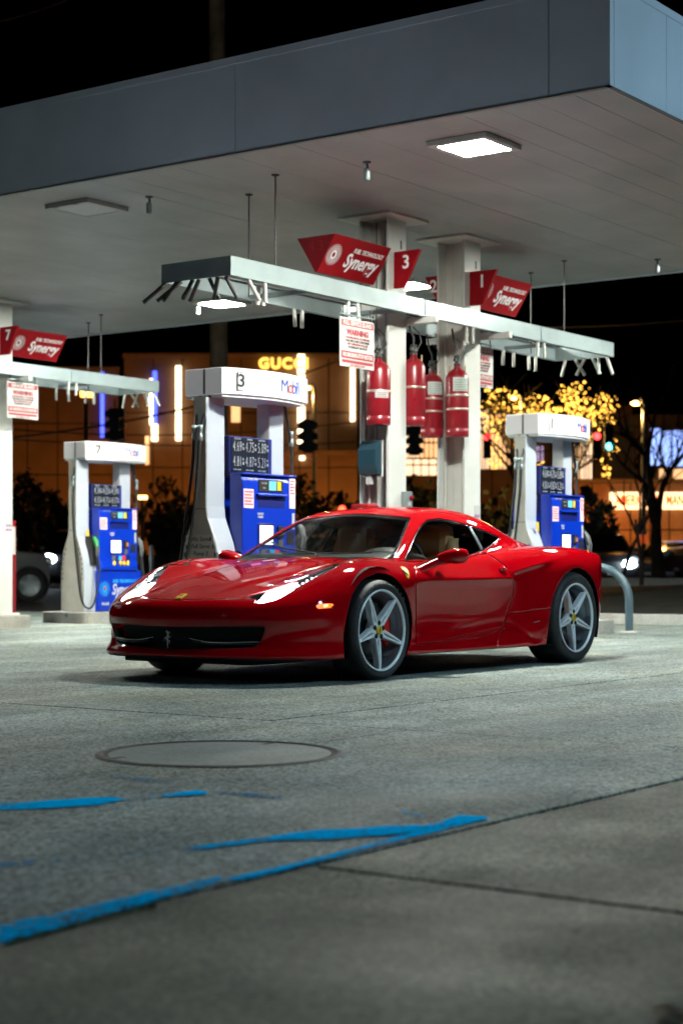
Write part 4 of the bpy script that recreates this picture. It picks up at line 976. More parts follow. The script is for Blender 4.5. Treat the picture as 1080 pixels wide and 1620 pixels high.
    for s_ in (False, True):
        f_ = (lambda q: q) if s_ else (lambda q: q.flip())
        f_(frame).offset(-.003).build('window_frame', black, car, .012)
        f_(bar).offset(-.001).build('window_divider', alloy_in, car, .01)
        f_(dpane).offset(-.004).build('side_window', glass, car)
        f_(qpane).offset(-.004).build('quarter_window', dglass, car)
    # windscreen
    fw = lambda s: np.where(s.P[:,1] < 1e-3, np.minimum(px_phi(s, SHIELD), -.02), px_phi(s, SHIELD))
    SH2 = [(617,881),(627,863),(636.5,840),(644,823),(592,817.5),(545,815.5),(500,806),(430,806),(340,885),(350,882),(508.9,881),(564.4,880.5),(600,881.5)]
    pane, frame = shield.split(px_phi(shield, SH2))
    frame.both().offset(-.003).build('windscreen_frame', black, car, .01)
    pane.both().offset(-.004).build('windscreen', glass, car)
    rear_glass.both().offset(-.004).build('engine_cover_glass', mat('smoked_glass', (.01,.01,.012), .05), car)
    # grille
    mesh_back = grille.offset(-.075).both().build('grille', mat('grille_mesh', (.007,.007,.008), .6, bump=(220,.8)), car)
    edge = grille.offset(-.002); fg = px_phi(edge, [(100,994)]+[(a, b+(1.5 if b < 1000 else -1.5)) for a, b in GRILLE[1:-1]]+[(100,1026)])
    _, rim_ = edge.split(fg); rim_.both().build('grille_surround', trim, mesh_back, .07)
    nose_c = full.P[(np.abs(full.P[:,1]) < .004)&(full.P[:,0] < -.8)]
    def nose_x(y, z):
        k = np.argmin((P[:,1]-abs(y))**2+(P[:,2]-z)**2+np.where(P[:,0] > -.4, 9, 0)); return P[k,0]
    for s_ in (-1, 1):             # thin bright winglets inside the mouth
        pts = []
        for t in np.linspace(0, 1, 14):
            y = .155+.47*t; z = .292-.030*math.sin(min(1,t*2.2)*math.pi/2)+.012*t
            pts.append((nose_x(y, .3)+.012, s_*y, z))
        MB().tube(pts, [.004]+[.0055]*12+[.003], 8).build('winglet', chrome, mesh_back)
        pts = [(p[0]+.004, p[1], p[2]-.012) for p in pts[1:]]
        MB().tube(pts, .012, 8).build('winglet_blade', black, mesh_back)
    # central emblem: a small rearing horse in bright metal
    hx = nose_x(0, .28)-.004
    horse = [(-.2,1.0),(.0,.92),(.1,.72),(.34,.86),(.40,.78),(.16,.52),(.22,.30),(.46,.40),(.52,.30),(.24,.12),(.1,.12),(.12,-.08),(.40,-.12),(.34,-.5),(.22,-.5),(.26,-.22),(.02,-.28),(.02,-.62),(.14,-.96),(0,-1.0),(-.12,-.62),(-.16,-.2),(-.34,.05),(-.52,.02),(-.60,-.25),(-.70,-.2),(-.62,.18),(-.40,.26),(-.26,.2),(-.16,.44),(-.14,.66),(-.34,.72),(-.38,.84)]
    def horse_plate(name, m, par, loc, right, up, sc, dep_):
        mb = MB(); n = len(horse); M = facing(loc, right, up)
        bm = bmesh.new(); vs = [bm.verts.new((a*sc*.8, b*sc, dep_)) for a, b in horse]; f = bm.faces.new(vs)
        r_ = bmesh.ops.extrude_face_region(bm, geom=[f]); bmesh.ops.translate(bm, vec=(0,0,-dep_), verts=[v for v in r_['geom'] if isinstance(v, bmesh.types.BMVert)])
        bmesh.ops.triangulate(bm, faces=bm.faces[:]); bmesh.ops.recalc_face_normals(bm, faces=bm.faces[:])
        me = bpy.data.meshes.new(name); bm.to_mesh(me); bm.free(); me.transform(M); return link_mesh(name, me, m, par)
    horse_plate('emblem', chrome, mesh_back, (hx-.003, 0, .281), (0,-1,0), (0,0,1), .060, .008)
    # badges that sit on the skin
    def patch(poly, name, m, off, ok, mirror=True, par=None):
        q, _ = full.split(px_phi(full, poly, ok)); q = q.offset(off)
        out = [q.flip().build(name, m, par or car)]
        if mirror: out.append(q.build(name, m, par or car))
        return out
    sh = patch([(632.3,896.3),(638,896.8),(642.6,899.8),(645.6,904.5),(647,911),(646,915.6),(643.5,914.5),(639.5,908.5),(636,902)], 'fender_shield', yellow, .003, lambda s: (s.P[:,1] > .5)&(s.P[:,0] > 0))
    for k, o in enumerate(sh):
        p, n = surf_at(640.8, 906); s_ = -1 if k == 0 else 1
        nn = Vector((n[0], s_*n[1], n[2])); up = Vector((-.45,0,.9)); rt = up.cross(nn).normalized()
        horse_plate('shield_horse', gap, o, Vector((p[0], s_*p[1], p[2]))+nn*.005, rt, nn.cross(rt), .030, .002)
    p, n = surf_at(287.5, 943)
    zb_ = p[2]; bx = p[0]; up = Vector((n[2], 0, -n[0])) 
    M = facing((bx, 0, zb_), (0,-1,0), up); mb = MB()
    bd = MB().box(-.026,.026,-.036,.036,-.004,.006,.002).build('bonnet_badge', yellow, car); bd.data.transform(M)
    horse_plate('badge_horse', gap, bd, M @ Vector((0,0,.0065)), (0,-1,0), up, .024, .0015)
    # side markers
    for s_ in (mk.flip(), mk):
        o = s_.offset(-.001).build('side_marker', amber, car)
        q, _ = s_.split(poly_sd(car_px(s_.P*[1,-1,1] if s_.P[:,1].mean() < 0 else s_.P), [(510,957.5),(518,956.2),(520,958.8),(512,960.5)])*.0046)
        if len(q.T): q.offset(.001).build('marker_bulb', amber2, o)
    # head lamps
    fl = lambda s: px_phi(s, LAMP)
    BULB = [(403.8,954),(424.4,929.5),(444,919.5),(464,912.5),(470,918),(463,930),(451,940.8),(435,949.3),(413,954.2)]
    for k, s_ in enumerate((lamp.flip(), lamp)):
        sd = -1 if k == 0 else 1
        base = lamp.offset(-.045); base = base.flip() if k == 0 else base
        h = base.build('headlight', lampin, car)
        s_.offset(-.002).build('headlight_lens', lensg, h)
        q, rest = lamp.split(np.maximum(px_phi(lamp, BULB), lamp_in(lamp))); q = q.offset(-.016)
        (q.flip() if k == 0 else q).build('headlamp_bulb', white_em, h)
        tip, _ = lamp.split(np.where(car_px(lamp.P)[:,0] > 497, px_phi(lamp, LAMP)+.012, .05)); tip = tip.offset(-.02)
        (tip.flip() if k == 0 else tip).build('lamp_reflector', lampgrey, h)
        for j in range(9):
            t = j/8; u = 464+58*t; w_ = 929.5-26.5*t-4.0*math.sin(t*math.pi)*.4
            p, n = surf_at(u, w_-1.5); nn = Vector((n[0], sd*n[1], n[2])); c = Vector((p[0], sd*p[1], p[2]))-nn*.012
            MB().sphere(c, .0085 if j < 6 else .006, 8, (1.5,1,1)).build('led_lamp', led_em, h)
        # rim round the aperture
        r_, _ = lamp.split(-(px_phi(lamp, LAMP)+.005)); r_ = r_.offset(-.001)
        (r_.flip() if k == 0 else r_).build('headlight_rim', black, h, .04)
    # tail lamps
    tl = mat('tail_lamp_red', (.35,.004,.004), .2, coat=1, emit=(1,.02,.01), es=.6)
    for s_ in (tail.flip(), tail): s_.offset(-.01).build('tail_light', tl, car, .01)
    # diffuser and exhausts
    db = MB()
    for y in (-.45,-.27,-.09,.09,.27,.45): db.box(3.05,3.40,y-.006,y+.006,.14,.27)
    db.box(2.95,3.38,-.62,.62,.205,.215); db.build('diffuser', trim, car)
    for y in (-.13,0,.13): MB().lathe([(.036,0),(.04,.0),(.04,.14),(.034,.14),(.034,.02)], (3.30,y,.36), 'x', 18).build('exhaust_pipe', chrome, car)
    MB().box(-.86,-.30,-.55,.55,.120,.155,.01).build('under_tray', gap, car)
    # wheel houses
    for wx, wz, R, y0 in ((0,.335,.415,.56),(2.65,.35,.46,.52)):
        for s_ in (-1, 1):
            mb = MB(); n = 20; vs = []; fs = []
            for k in range(n+1):
                a = math.pi*(-.12+1.24*k/n)
                for y in (y0, .915): vs.append((wx+R*math.cos(a), s_*y, wz+R*math.sin(a)))
            for k in range(n): fs.append((2*k,2*k+1,2*k+3,2*k+2))
            c = len(vs); vs.append((wx, s_*y0, wz)); fs += [(2*k, 2*k+2, c) for k in range(n)]
            mb.add(vs, fs, True).build('wheel_arch_liner', gap, car)
    # mirrors, handles, wipers
    for s_ in (-1, 1):
        m = MB(); prof = []
        n1, n2 = 16, 20; vs = []; fs = []
        for i in range(n1+1):
            t = -1+2*i/n1; r_ = max(1-abs(t)**2.6, 0)**.5
            y = 1.00+.115*t
            for k in range(n2):
                a = 2*math.pi*k/n2; cx, cz = math.cos(a), math.sin(a)
                dx = (.098 if cx < 0 else .045)*abs(cx)**.8*(1 if cx > 0 else -1); dz = (.066 if cz > 0 else .066)*abs(cz)**.85*(1 if cz > 0 else -1)
                vs.append((.815+dx*r_-.025*t*0-.03*(1-t)*.5, s_*y, .818+.010*(t)+dz*r_*(.78+.22*t)))
        for i in range(n1):
            fs += [(i*n2+k, i*n2+(k+1)%n2, (i+1)*n2+(k+1)%n2, (i+1)*n2+k) for k in range(n2)]
        m.add(vs, fs if s_ > 0 else [f[::-1] for f in fs], True)
        mo = m.build('door_mirror', paint, car)
        vs = []; fs = []; n = 14; K = 12
        for i in range(n):
            t = i/(n-1); e = t*t*(3-2*t); c = Vector((.47+.34*t, s_*(.862+.10*t), .715+.085*e)); w_ = .062-.010*t; hh = .022+.010*t
            vs += [c+Vector((w_*math.cos(2*math.pi*k/K)*.9, 0, hh*math.sin(2*math.pi*k/K)+.28*w_*math.cos(2*math.pi*k/K))) for k in range(K)]
        for i in range(n-1): fs += [(i*K+k, i*K+(k+1)%K, (i+1)*K+(k+1)%K, (i+1)*K+k) for k in range(K)]
        MB().add(vs, fs if s_ > 0 else [f[::-1] for f in fs], True).build('mirror_arm', paint, mo)
        g = MB().lathe([(0,0),(.044,0),(.044,.003),(0,.003)], (0,0,0), 'x', 20); g.v = [(a+.852, b*1.6+s_*1.0, c+.825) for a, b, c in g.v]; g.build('mirror_glass', chrome, mo)
        p, n = surf_at(793, 902); p2, n2_ = surf_at(787,904); 
        c = Vector((p[0], s_*p[1], p[2])); nn = Vector((n[0], s_*n[1], n[2]))
        hb = MB().sphere((0,0,0), 1, 12, (.048,.016,.018)); hd = hb.build('door_handle', paint, door_l if s_ < 0 else door_r); hd.location = c+nn*.010; hd.rotation_euler = (0,-.12,0)
    wl = MB(); wl.tube([(.50,-.52,.845),(.47,-.2,.84),(.47,.25,.84)], .005, 6); wl.tube([(.42,-.10,.825),(.46,-.05,.845),(.55,.32,.885),(.66,.50,.93)], .006, 6)
    wl.build('wiper', trim, car)
    # script emblem ahead of the rear wheel
    p, n = surf_at(847.5, 982.6); c = W_(p, .003, n); tx = (1,0,.05)
    MB().tube([c+Vector((-.045,0,-.006)), c+Vector((-.02,-.001,.004)), c+Vector((.0,-.001,-.002)), c+Vector((.02,-.001,.008)), c+Vector((.045,-.001,.005))], .0035, 6).build('script_emblem', chrome, car)
    # ---- wheels
    def wheel_meshes(R, Wd):
        D = {}
        rr = .272; h = Wd/2
        # axis y, outside at -y
        D['tyre'] = MB().lathe([(rr-.004,-h+.016),(rr+.006,-h+.004),(rr+.018,-h-.003),((R+rr)/2,-h-.010),(R-.022,-h+.002),(R-.006,-h+.018),(R,-h+.045),(R,h-.045),(R-.006,h-.018),(R-.022,h-.002),((R+rr)/2,h+.010),(rr,h-.01)], (0,0,0), 'y', 64)
        D['rim'] = MB().lathe([(rr-.002,-h+.010),(rr,-h+.002),(rr-.004,-h-.003),(rr-.012,-h-.001),(rr-.017,-h+.012)], (0,0,0), 'y', 64)
        D['barrel'] = MB().lathe([(rr-.016,-h+.012),(rr-.024,-h+.03),(rr-.030,-h+.05),(rr-.030,-h+.062),(rr-.045,-h+.072),(rr-.048,h-.02),(rr-.01,h-.01)], (0,0,0), 'y', 64)
        return D
    def spoke_mesh(h):
        mb = MB(); n = 9; vs = []; fs = []
        for i in range(n):
            t = i/(n-1); r_ = .030+t*(.257-.030)
            w_ = .023*(1-t)**1.0+.0108; y0 = -h+.030*(1-t)**1.4+.004
            gr = .016*math.sin(math.pi*min(1, max(0,(t-.08)/.9)))      # centre groove
            row = [(-w_*1.05, y0+.045), (-w_, y0+.008), (-w_*.86, y0), (-w_*.36, y0+.001), (-w_*.12, y0+gr), (w_*.12, y0+gr), (w_*.36, y0+.001), (w_*.86, y0), (w_, y0+.008), (w_*1.05, y0+.045)]
            vs += [(a, b, r_) for a, b in row]
        K = 10
        for i in range(n-1): fs += [(i*K+k, i*K+k+1, (i+1)*K+k+1, (i+1)*K+k) for k in range(K-1)]
        return mb.add(vs, [f[::-1] for f in fs], False)
    shade_g = mat('groove_shade_grey', (.07,.075,.085), .5)  # dark tone that paints shade into the spoke grooves
    ptxt = ['P','I','R','E','L','L','I','','P',' ','Z','E','R','O']
    for wx, R, Wd, oy in ((0,.336,.235,.955),(2.65,.357,.295,.962)):
        D = wheel_meshes(R, Wd); h = Wd/2; key = wx
        me = {k: v.mesh(k) for k, v in D.items()}
        sp = spoke_mesh(h).mesh('spoke')
        gb = MB()
        for i in range(8):
            t0 = .14+.72*i/8; t1 = .14+.72*(i+1)/8; q = []
            for t_, sgn in ((t0,-1),(t0,1),(t1,1),(t1,-1)): q.append((sgn*(.023*(1-t_)+.0108)*.17*math.sin(math.pi*min(1,(t_-.10)/.80))**.5, -h+.030*(1-t_)**1.4+.004+.016*math.sin(math.pi*min(1,max(0,(t_-.08)/.9)))-.003, .030+t_*.227))
            gb.add(q, [(0,1,2,3)])
        grv = gb.mesh('groove_shade')  # flat dark strip laid in the groove, its shade put in by colour
        hubm = MB().lathe([(0,-h+.030),(.052,-h+.030),(.066,-h+.036),(.072,-h+.06),(.072,-h+.09),(0,-h+.09)], (0,0,0), 'y', 32).mesh('hub')
        capm = MB().lathe([(0,-h+.017),(.026,-h+.018),(.031,-h+.024),(.031,-h+.032)], (0,0,0), 'y', 28).mesh('centre_cap')
        lug = MB().lathe([(0,-h+.020),(.010,-h+.020),(.0115,-h+.024),(.0115,-h+.035)], (0,0,0), 'y', 10).mesh('wheel_bolt')
        holem = MB().lathe([(.0115,-h+.0285),(.0175,-h+.0285)], (0,0,0), 'y', 14).mesh('bolt_seat')
        disc = MB().lathe([(.085,-h+.105),(.195,-h+.105),(.199,-h+.11),(.199,-h+.135),(.085,-h+.135)], (0,0,0), 'y', 48).mesh('brake_disc')
        bell = MB().lathe([(0,-h+.092),(.08,-h+.092),(.085,-h+.105),(.085,-h+.14)], (0,0,0), 'y', 32).mesh('disc_bell')
        letters = []
        for k, ch in enumerate(ptxt):
            if ch.strip(): letters.append((k, text_mesh(ch, .034, .0015, bold=.0012)))
        for s_ in (-1, 1):
            w = empty('wheel', (wx, s_*(oy-h), R-.008)); w.parent = car
            if s_ > 0: w.rotation_euler = (0,0,math.pi)
            ty = link_mesh('tyre', me['tyre'], rubber, w); link_mesh('rim', me['rim'], alloy, w); link_mesh('rim_barrel', me['barrel'], alloy_in, w)
            for k in range(5):
                so_ = link_mesh('spoke', sp, alloy, w, rot=(0, math.pi+2*math.pi*k/5+.06, 0)); link_mesh('groove_shade', grv, shade_g, so_)
                a = math.pi+2*math.pi*(k+.5)/5+.06
                link_mesh('wheel_bolt', lug, trim, w, (math.sin(a)*.049, -.001, math.cos(a)*.049))
                link_mesh('bolt_seat', holem, gap, w, (math.sin(a)*.049, -.0025, math.cos(a)*.049))
            link_mesh('hub', hubm, alloy, w); c_ = link_mesh('centre_cap', capm, yellow, w)
            horse_plate('cap_horse', gap, w, (0,-h+.0165,0), (1,0,0), (0,0,1), .017, .001)
            link_mesh('brake_disc', disc, disc_m, w); link_mesh('disc_bell', bell, lampin, w)
            mb = MB(); a0, a1 = ((-.55,.55) if wx == 0 else (math.pi-.5, math.pi+.5)); n = 10; vs = []
            pr = [(.135,-h+.085),(.205,-h+.085),(.212,-h+.095),(.212,-h+.15),(.135,-h+.15)]
            for i in range(n+1):
                a = a0+(a1-a0)*i/n; vs += [(math.cos(a)*r_, y, math.sin(a)*r_) for r_, y in pr]
            fs = [(i*5+k, i*5+(k+1)%5, (i+1)*5+(k+1)%5, (i+1)*5+k) for i in range(n) for k in range(5)]+[tuple(range(5)), tuple(range(n*5,n*5+5))[::-1]]
            cc = mb.add(vs, fs, False).build('brake_caliper', cal, w)
            if s_ > 0: cc.rotation_euler = (0,math.pi,0)
            up_ = MB(); up_.box(-.03,.03,-h+.13,h,-.03,.03); up_.build('hub_carrier', gap, w)
            if s_ < 0:
                L_ = MB()
                for off_ in (0,):
                    for k, lm in letters:
                        a = math.radians(150-k*8.4); rc = (R+.276)/2+.002
                        M = facing((math.cos(a)*rc, -h-.0085, math.sin(a)*rc), (math.sin(a),0,-math.cos(a)), (math.cos(a),0,math.sin(a)))
                        vv = [M @ v.co for v in lm.vertices]; L_.add(vv, [tuple(p_.vertices) for p_ in lm.polygons])
                L_.build('tyre_lettering', mat('tyre_letter', (.035,.037,.042), .6), w)
    # ---- cabin
    cab = MB(); cab.box(.45,2.1,-.70,.70,.20,.30); cab.box(1.76,2.05,-.62,.62,.3,.90); cab.build('cabin_floor', dash, car)
    d = MB(); prof = [(.42,.79),(.55,.835),(.80,.850),(.98,.825),(1.02,.77),(.98,.60),(.60,.5)]
    d.prism(prof, 'y', -.66, .66); d.build('dashboard', dash, car, bevel=.02)
    hood_b = MB().sphere((.93,-.36,.835), 1, 16, (.16,.20,.055)); hood_b.build('instrument_hood', dash, car)
    sw = MB(); M = facing((1.12,-.36,.80), (0,1,0), (-.35,0,1)); k = 28
    sw.tube([M @ Vector((.175*math.cos(2*math.pi*i/k), .175*math.sin(2*math.pi*i/k), 0)) for i in range(k+1)], .015, 8, cap=False)
    sw.tube([M @ Vector((-.17,0,0)), M @ Vector((0,-.02,-.03)), M @ Vector((.17,0,0))], .018, 6); sw.build('steering_wheel', trim, car)
    for y in (-.36,.36):
        st = empty('seat', (1.17,y,.3)); st.parent = car
        MB().box(-.28,.26,-.25,.25,0,.16,.05).build('seat_cushion', tan, st)
        vs = MB(); prof = []
        n = 10; vv = []; ff = []
        for i in range(n+1):
            t = i/n; z = .10+.56*t; xx = .20+.20*t; w_ = .25-.05*t**2; th = .11-.03*t
            vv += [(xx-th*.2,-w_,z),(xx-th*.9,-w_*.8,z),(xx-th*.55,-w_*.5,z),(xx-th*.5,w_*.5,z),(xx-th*.9,w_*.8,z),(xx-th*.2,w_,z),(xx+th*.6,w_*.85,z),(xx+th*.6,-w_*.85,z)]
        for i in range(n): ff += [(i*8+k_, (i+1)*8+k_, (i+1)*8+(k_+1)%8, i*8+(k_+1)%8) for k_ in range(8)]
        ff += [tuple(range(8)), tuple(range(n*8,n*8+8))[::-1]]
        vs.add(vv, ff, True).build('seat_back', tan, st)
        MB().box(.29,.44,-.155,.155,.46,.765,.06).build('headrest', tan, st)
        MB().box(.34,.40,-.05,.05,.48,.60,.01).build('headrest_post', tan2, st)
    MB().box(1.77,1.785,-.58,.58,.55,.97).build('bulkhead', dash, car)
    MB().box(1.05,1.62,-.09,.09,.30,.56,.03).build('centre_console', dash, car)
    for y in (-.70,.70): MB().box(.62,1.66,y-.02,y+.02,.55,.79 if y else .8,.012).build('door_card', tan, car)
    return car
CAR = build_car()
# ------------------------------------------------------------------ what stands across the road
RB = random.Random(11)
RZV = PSI-math.pi/2                       # local x = across the view, local y = away
def stand(name, u, d, z=0.0, turn=0.0, **k):
    p = at(u, HOR, d); return empty(name, (p.x, p.y, z), RZV+turn, **k)
def zz(w, d): return CAMH+(HOR-w)/FPX*d
def xx(u, u0, d): return (u-u0)/FPX*d
M_TANW = mat('mall_stone', (.15,.09,.05), .75, noise=(.6,.25,6)); M_TANB = mat('mall_stone_dark', (.16,.10,.06), .8, noise=(.7,.3,6)); M_BRICK = mat('brick_wall', (.26,.115,.055), .8, noise=(1.5,.3,6))
M_STRIPW = mat('strip_white', (.9,.85,.75), .4, emit=(1,.76,.45), es=4); M_STRIPB = mat('strip_blue', (.1,.15,.9), .4, emit=(.06,.10,1.0), es=3.0); M_WARM = mat('shop_warm', (.8,.6,.4), .5, emit=(1,.55,.24), es=1.2); M_WARM2 = mat('shop_pale', (.8,.6,.4), .5, emit=(1,.68,.42), es=1.5)
M_GOLD = mat('gold_letters', (.8,.6,.2), .4, emit=(1,.55,.09), es=2.2, sample=False); M_BLUEW = mat('shop_blue', (.3,.4,.9), .4, emit=(.30,.45,1.0), es=1.8)
def panel_wall(t, x0, x1, z0, z1, nx, nz, m, y=0., dep=.5):
    MB().box(x0,x1,y+.12,y+dep,z0,z1).build('wall_core', M_DARK, t)
    for i in range(nx):
        for j in range(nz):
            a = x0+(x1-x0)*i/nx; b = x0+(x1-x0)*(i+1)/nx; c = z0+(z1-z0)*j/nz; d_ = z0+(z1-z0)*(j+1)/nz
            MB().box(a+.03,b-.03,y+RB.uniform(0,.02),y+.119,c+.03,d_-.03).build('wall_panel', m, t)
def glow(parent, x, y, z, e, col=(1,.36,.06), r=.25):
    l = bpy.data.lights.new('lamp_light', 'POINT'); l.energy = e; l.color = col; l.shadow_soft_size = r
    o = bpy.data.objects.new('lamp_light', l); COL.objects.link(o); o.parent = parent; o.location = (x,y,z); return o
# left store block
D = 84; t = stand('store_building', 100, D+4, label='orange lit stone store front at the far left behind the pumps', cat='building')
zt_ = zz(574, D); panel_wall(t, xx(-60,100,D), xx(192,100,D), .2, zt_, 5, 4, M_TANW, 0, 8)
MB().box(xx(-60,100,D),xx(193,100,D),-.15,8,zt_,zt_+.25).build('parapet', M_TANB, t)
MB().box(xx(163,100,D),xx(168,100,D),-.2,-.02,zz(682,D),zz(575,D)).build('light_strip', M_STRIPB, t)
D = 88; t = stand('store_building', 380, D, label='stone luxury store with golden letters and tall white light strips', cat='building')
zt_ = zz(566, D); panel_wall(t, xx(196,380,D), xx(566,380,D), .2, zt_, 8, 4, M_TANW, 0, 10)
MB().box(xx(195,380,D),xx(567,380,D),-.2,10,zt_,zt_+.2).build('parapet', M_TANB, t)
for u0, u1, va, vb, m_ in ((241,250,672,698,M_STRIPW),(243,248.5,588,672,M_STRIPB),(279,287,580,697,M_STRIPW),(471,482,562,704,M_STRIPW),(474,482,712,728,M_STRIPW),(554,561,580,668,M_STRIPW),(238,242,600,672,M_STRIPW)):
    MB().box(xx(u0,380,D),xx(u1,380,D),-.35,-.03,zz(vb,D),zz(va,D)).build('light_strip', M_STRIPW if m_ is M_STRIPW else m_, t)
put_text('GUCCI', .74, M_GOLD, t, (xx(449,380,D),-.4,zz(577,D)), (1,0,0), depth=.12, bold=.03, spacing=1.15, name='shop_letters')
for u0, u1, va, vb in ((314,326,700,740),(230,236,690,735),(366,380,640,668)): MB().box(xx(u0,380,D),xx(u1,380,D),-.06,-.03,zz(vb,D),zz(va,D)).build('lit_window', M_WARM, t)
MB().box(xx(400,380,D),xx(566,380,D),-1.6,-.05,zz(722,D),zz(716,D)).build('entrance_canopy', M_TANB, t)
def washer(u, d, z, e, label):
    w = stand('wall_washer', u, d, 0, label=label, cat='lamp', group='wall washer lamps'); MB().box(-.25,.25,-.1,.1,0,z-.15,.02).build('stand', M_BLACKM, w)
    MB().box(-.3,.3,-.12,.12,z-.15,z,.02).build('lamp_head', mat('sodium_glow', (.8,.4,.1), .5, emit=(1,.42,.1), es=3, sample=False), w); glow(w, 0, .2, z+.4, e); return w
washer(40,80,1.2,600,'low sodium lamp washing the far left wall'); washer(150,80,1.2,300,'low sodium lamp by the blue strip'); washer(260,84,1.2,260,'low sodium lamp between the left light strips'); washer(430,83,1.5,350,'low sodium lamp under the golden letters'); washer(540,83,1.5,600,'low sodium lamp beside the tall right light strip')
# shops seen between the columns and to the right
D = 92; t = stand('shop_row', 800, D, label='dark shop row with warm lit windows behind the columns', cat='building')
panel_wall(t, xx(600,800,D), xx(1000,800,D), .3, zz(640,D), 9, 3, M_TANB, 0, 9)
for u0, u1, va, vb, m_ in ((641,662,690,724,M_WARM2),(664,692,688,724,M_WARM),(641,690,727,752,M_WARM2),(700,712,700,730,M_WARM),(757,772,650,742,M_WARM2),(775,800,655,742,M_WARM),(803,815,690,735,M_WARM),(835,846,700,734,M_WARM),(849,858,706,730,mat('shop_violet',(.6,.5,.8),.5,emit=(.75,.55,.9),es=1.2)),(862,882,704,732,M_TANW),(906,916,704,760,M_WARM),(918,935,700,762,M_WARM2)):
    f = MB().box(xx(u0,800,D)-.06,xx(u1,800,D)+.06,-.06,-.02,zz(vb,D)-.06,zz(va,D)+.06).build('window', M_BLACKM, t); MB().box(xx(u0,800,D),xx(u1,800,D),-.09,-.065,zz(vb,D),zz(va,D)).build('pane', m_, f)
    for k in (1,2,3): a = xx(u0,800,D)+(xx(u1,800,D)-xx(u0,800,D))*k/4; MB().box(a-.03,a+.03,-.13,-.092,zz(vb,D),zz(va,D)).build('mullion', M_BLACKM, f)
    MB().box(xx(u0,800,D),xx(u1,800,D),-.135,-.092,zz(va*.65+vb*.35,D)-.04,zz(va*.65+vb*.35,D)+.04).build('transom', M_BLACKM, f)
D = 74; t = stand('brick_building', 1010, D, label='low brick building with a lit sign panel on its wall', cat='building')
panel_wall(t, xx(905,1010,D), xx(1180,1010,D), .3, zz(764,D), 9, 4, M_BRICK, 0, 8)
MB().box(xx(903,1010,D),xx(1182,1010,D),-.2,8,zz(764,D),zz(758,D)).build('parapet', M_TANB, t); glow(t, xx(940,1010,D), -2.5, 2.0, 350); glow(t, xx(1060,1010,D), -2.5, 1.2, 180, (1,.6,.2))
s = MB().box(xx(963,1010,D),xx(1150,1010,D),-.30,-.03,zz(806,D),zz(779,D),.04).build('sign_panel', mat('sign_lightbox', (.9,.8,.7), .5, emit=(1,.70,.36), es=2.0), t)
M_SR = mat('sign_letters', (.6,.05,.01), .5, emit=(.9,.12,.01), es=1.2, sample=False)
put_text('AMERICANA', .62, M_SR, s, (xx(1006,1010,D),-.33,zz(792.5,D)), (1,0,0), depth=.04, bold=.012, sx=.55); put_text('MANHASSET', .62, M_SR, s, (xx(1086,1010,D),-.33,zz(792.5,D)), (1,0,0), depth=.04, bold=.012, sx=.55)
D = 82; t = stand('blue_shop', 1060, D, label='shop front with tall bluish lit display windows at the right edge', cat='building')
panel_wall(t, xx(1005,1060,D), xx(1180,1060,D), .3, zz(655,D), 4, 4, M_TANB, 0, 9)
for u0, u1, va, vb in ((1028,1043,678,736),(1046,1060,682,738),(1063,1085,681,738),(1088,1110,681,738)):
    f = MB().box(xx(u0,1060,D)-.06,xx(u1,1060,D)+.06,-.06,-.02,zz(vb,D)-.06,zz(va,D)+.06).build('window', M_BLACKM, t); MB().box(xx(u0,1060,D),xx(u1,1060,D),-.09,-.065,zz(vb,D),zz(va,D)).build('pane', M_BLUEW, f)
for u0, u1 in ((1042,1056),(1064,1082)): MB().box(xx(u0,1060,D),xx(u1,1060,D),-.09,-.03,zz(758,D),zz(742,D)).build('lit_window', M_WARM, t)
# ---- trees
M_BARK = mat('bark', (.045,.032,.022), .9, noise=(8,.4,5)); M_LEAF = mat('dark_foliage', (.035,.045,.018), .8, noise=(1.2,.5,3))
def limb_tree(t, h, spread, r0, seed, lvl=5, lean=0., first=.28):
    R = random.Random(seed); tr = MB(); br = MB(); tips = []
    def grow(p, d, L, r, k):
        n = 4; pts = [p]; rs_ = [r]; q = p.copy(); dd = d.copy()
        for i in range(n):
            dd = (dd+Vector((R.uniform(-1,1),R.uniform(-1,1),R.uniform(-.5,.7)))*.13).normalized(); q = q+dd*L/n; pts.append(q.copy()); rs_.append(r*(1-.42*(i+1)/n))
        (tr if k == 0 else br).tube(pts, rs_, 7 if k < 2 else 4, cap=False); tips.append((q.copy(), k))
        if k >= lvl: return
        for j in range(3 if k < 2 else 2+(R.random() < .55)):
            a = R.uniform(0,6.28); s_ = R.uniform(.45,.95)*spread; nd = (dd+Vector((math.cos(a)*s_,math.sin(a)*s_,R.uniform(-.15,.35)))).normalized()
            grow(pts[-1] if R.random() < .6 else pts[-2], nd, L*R.uniform(.62,.82), r*.55, k+1)
    grow(Vector((0,0,0)), Vector((lean,0,1)).normalized(), h*first, r0, 0)
    tr.build('trunk', M_BARK, t); br.build('branches', M_BARK, t); return tips
D = 46; t = stand('bare_tree', 1040, D, .40, label='leafless tree in front of the lit sign at the right', cat='tree'); limb_tree(t, 6.2, .95, .20, 4, 5, .03, .30)
D = 52; t = stand('bare_tree', 985, D, .42, label='thin leafless tree left of the larger bare tree', cat='tree'); limb_tree(t, 5.6, 1.0, .07, 9, 5, .25, .34)
t = stand('sapling', 1014, 34, .38, label='thin sapling on the verge in front of the parked cars', cat='tree'); limb_tree(t, 2.6, .5, .05, 12, 2, 0, .5)
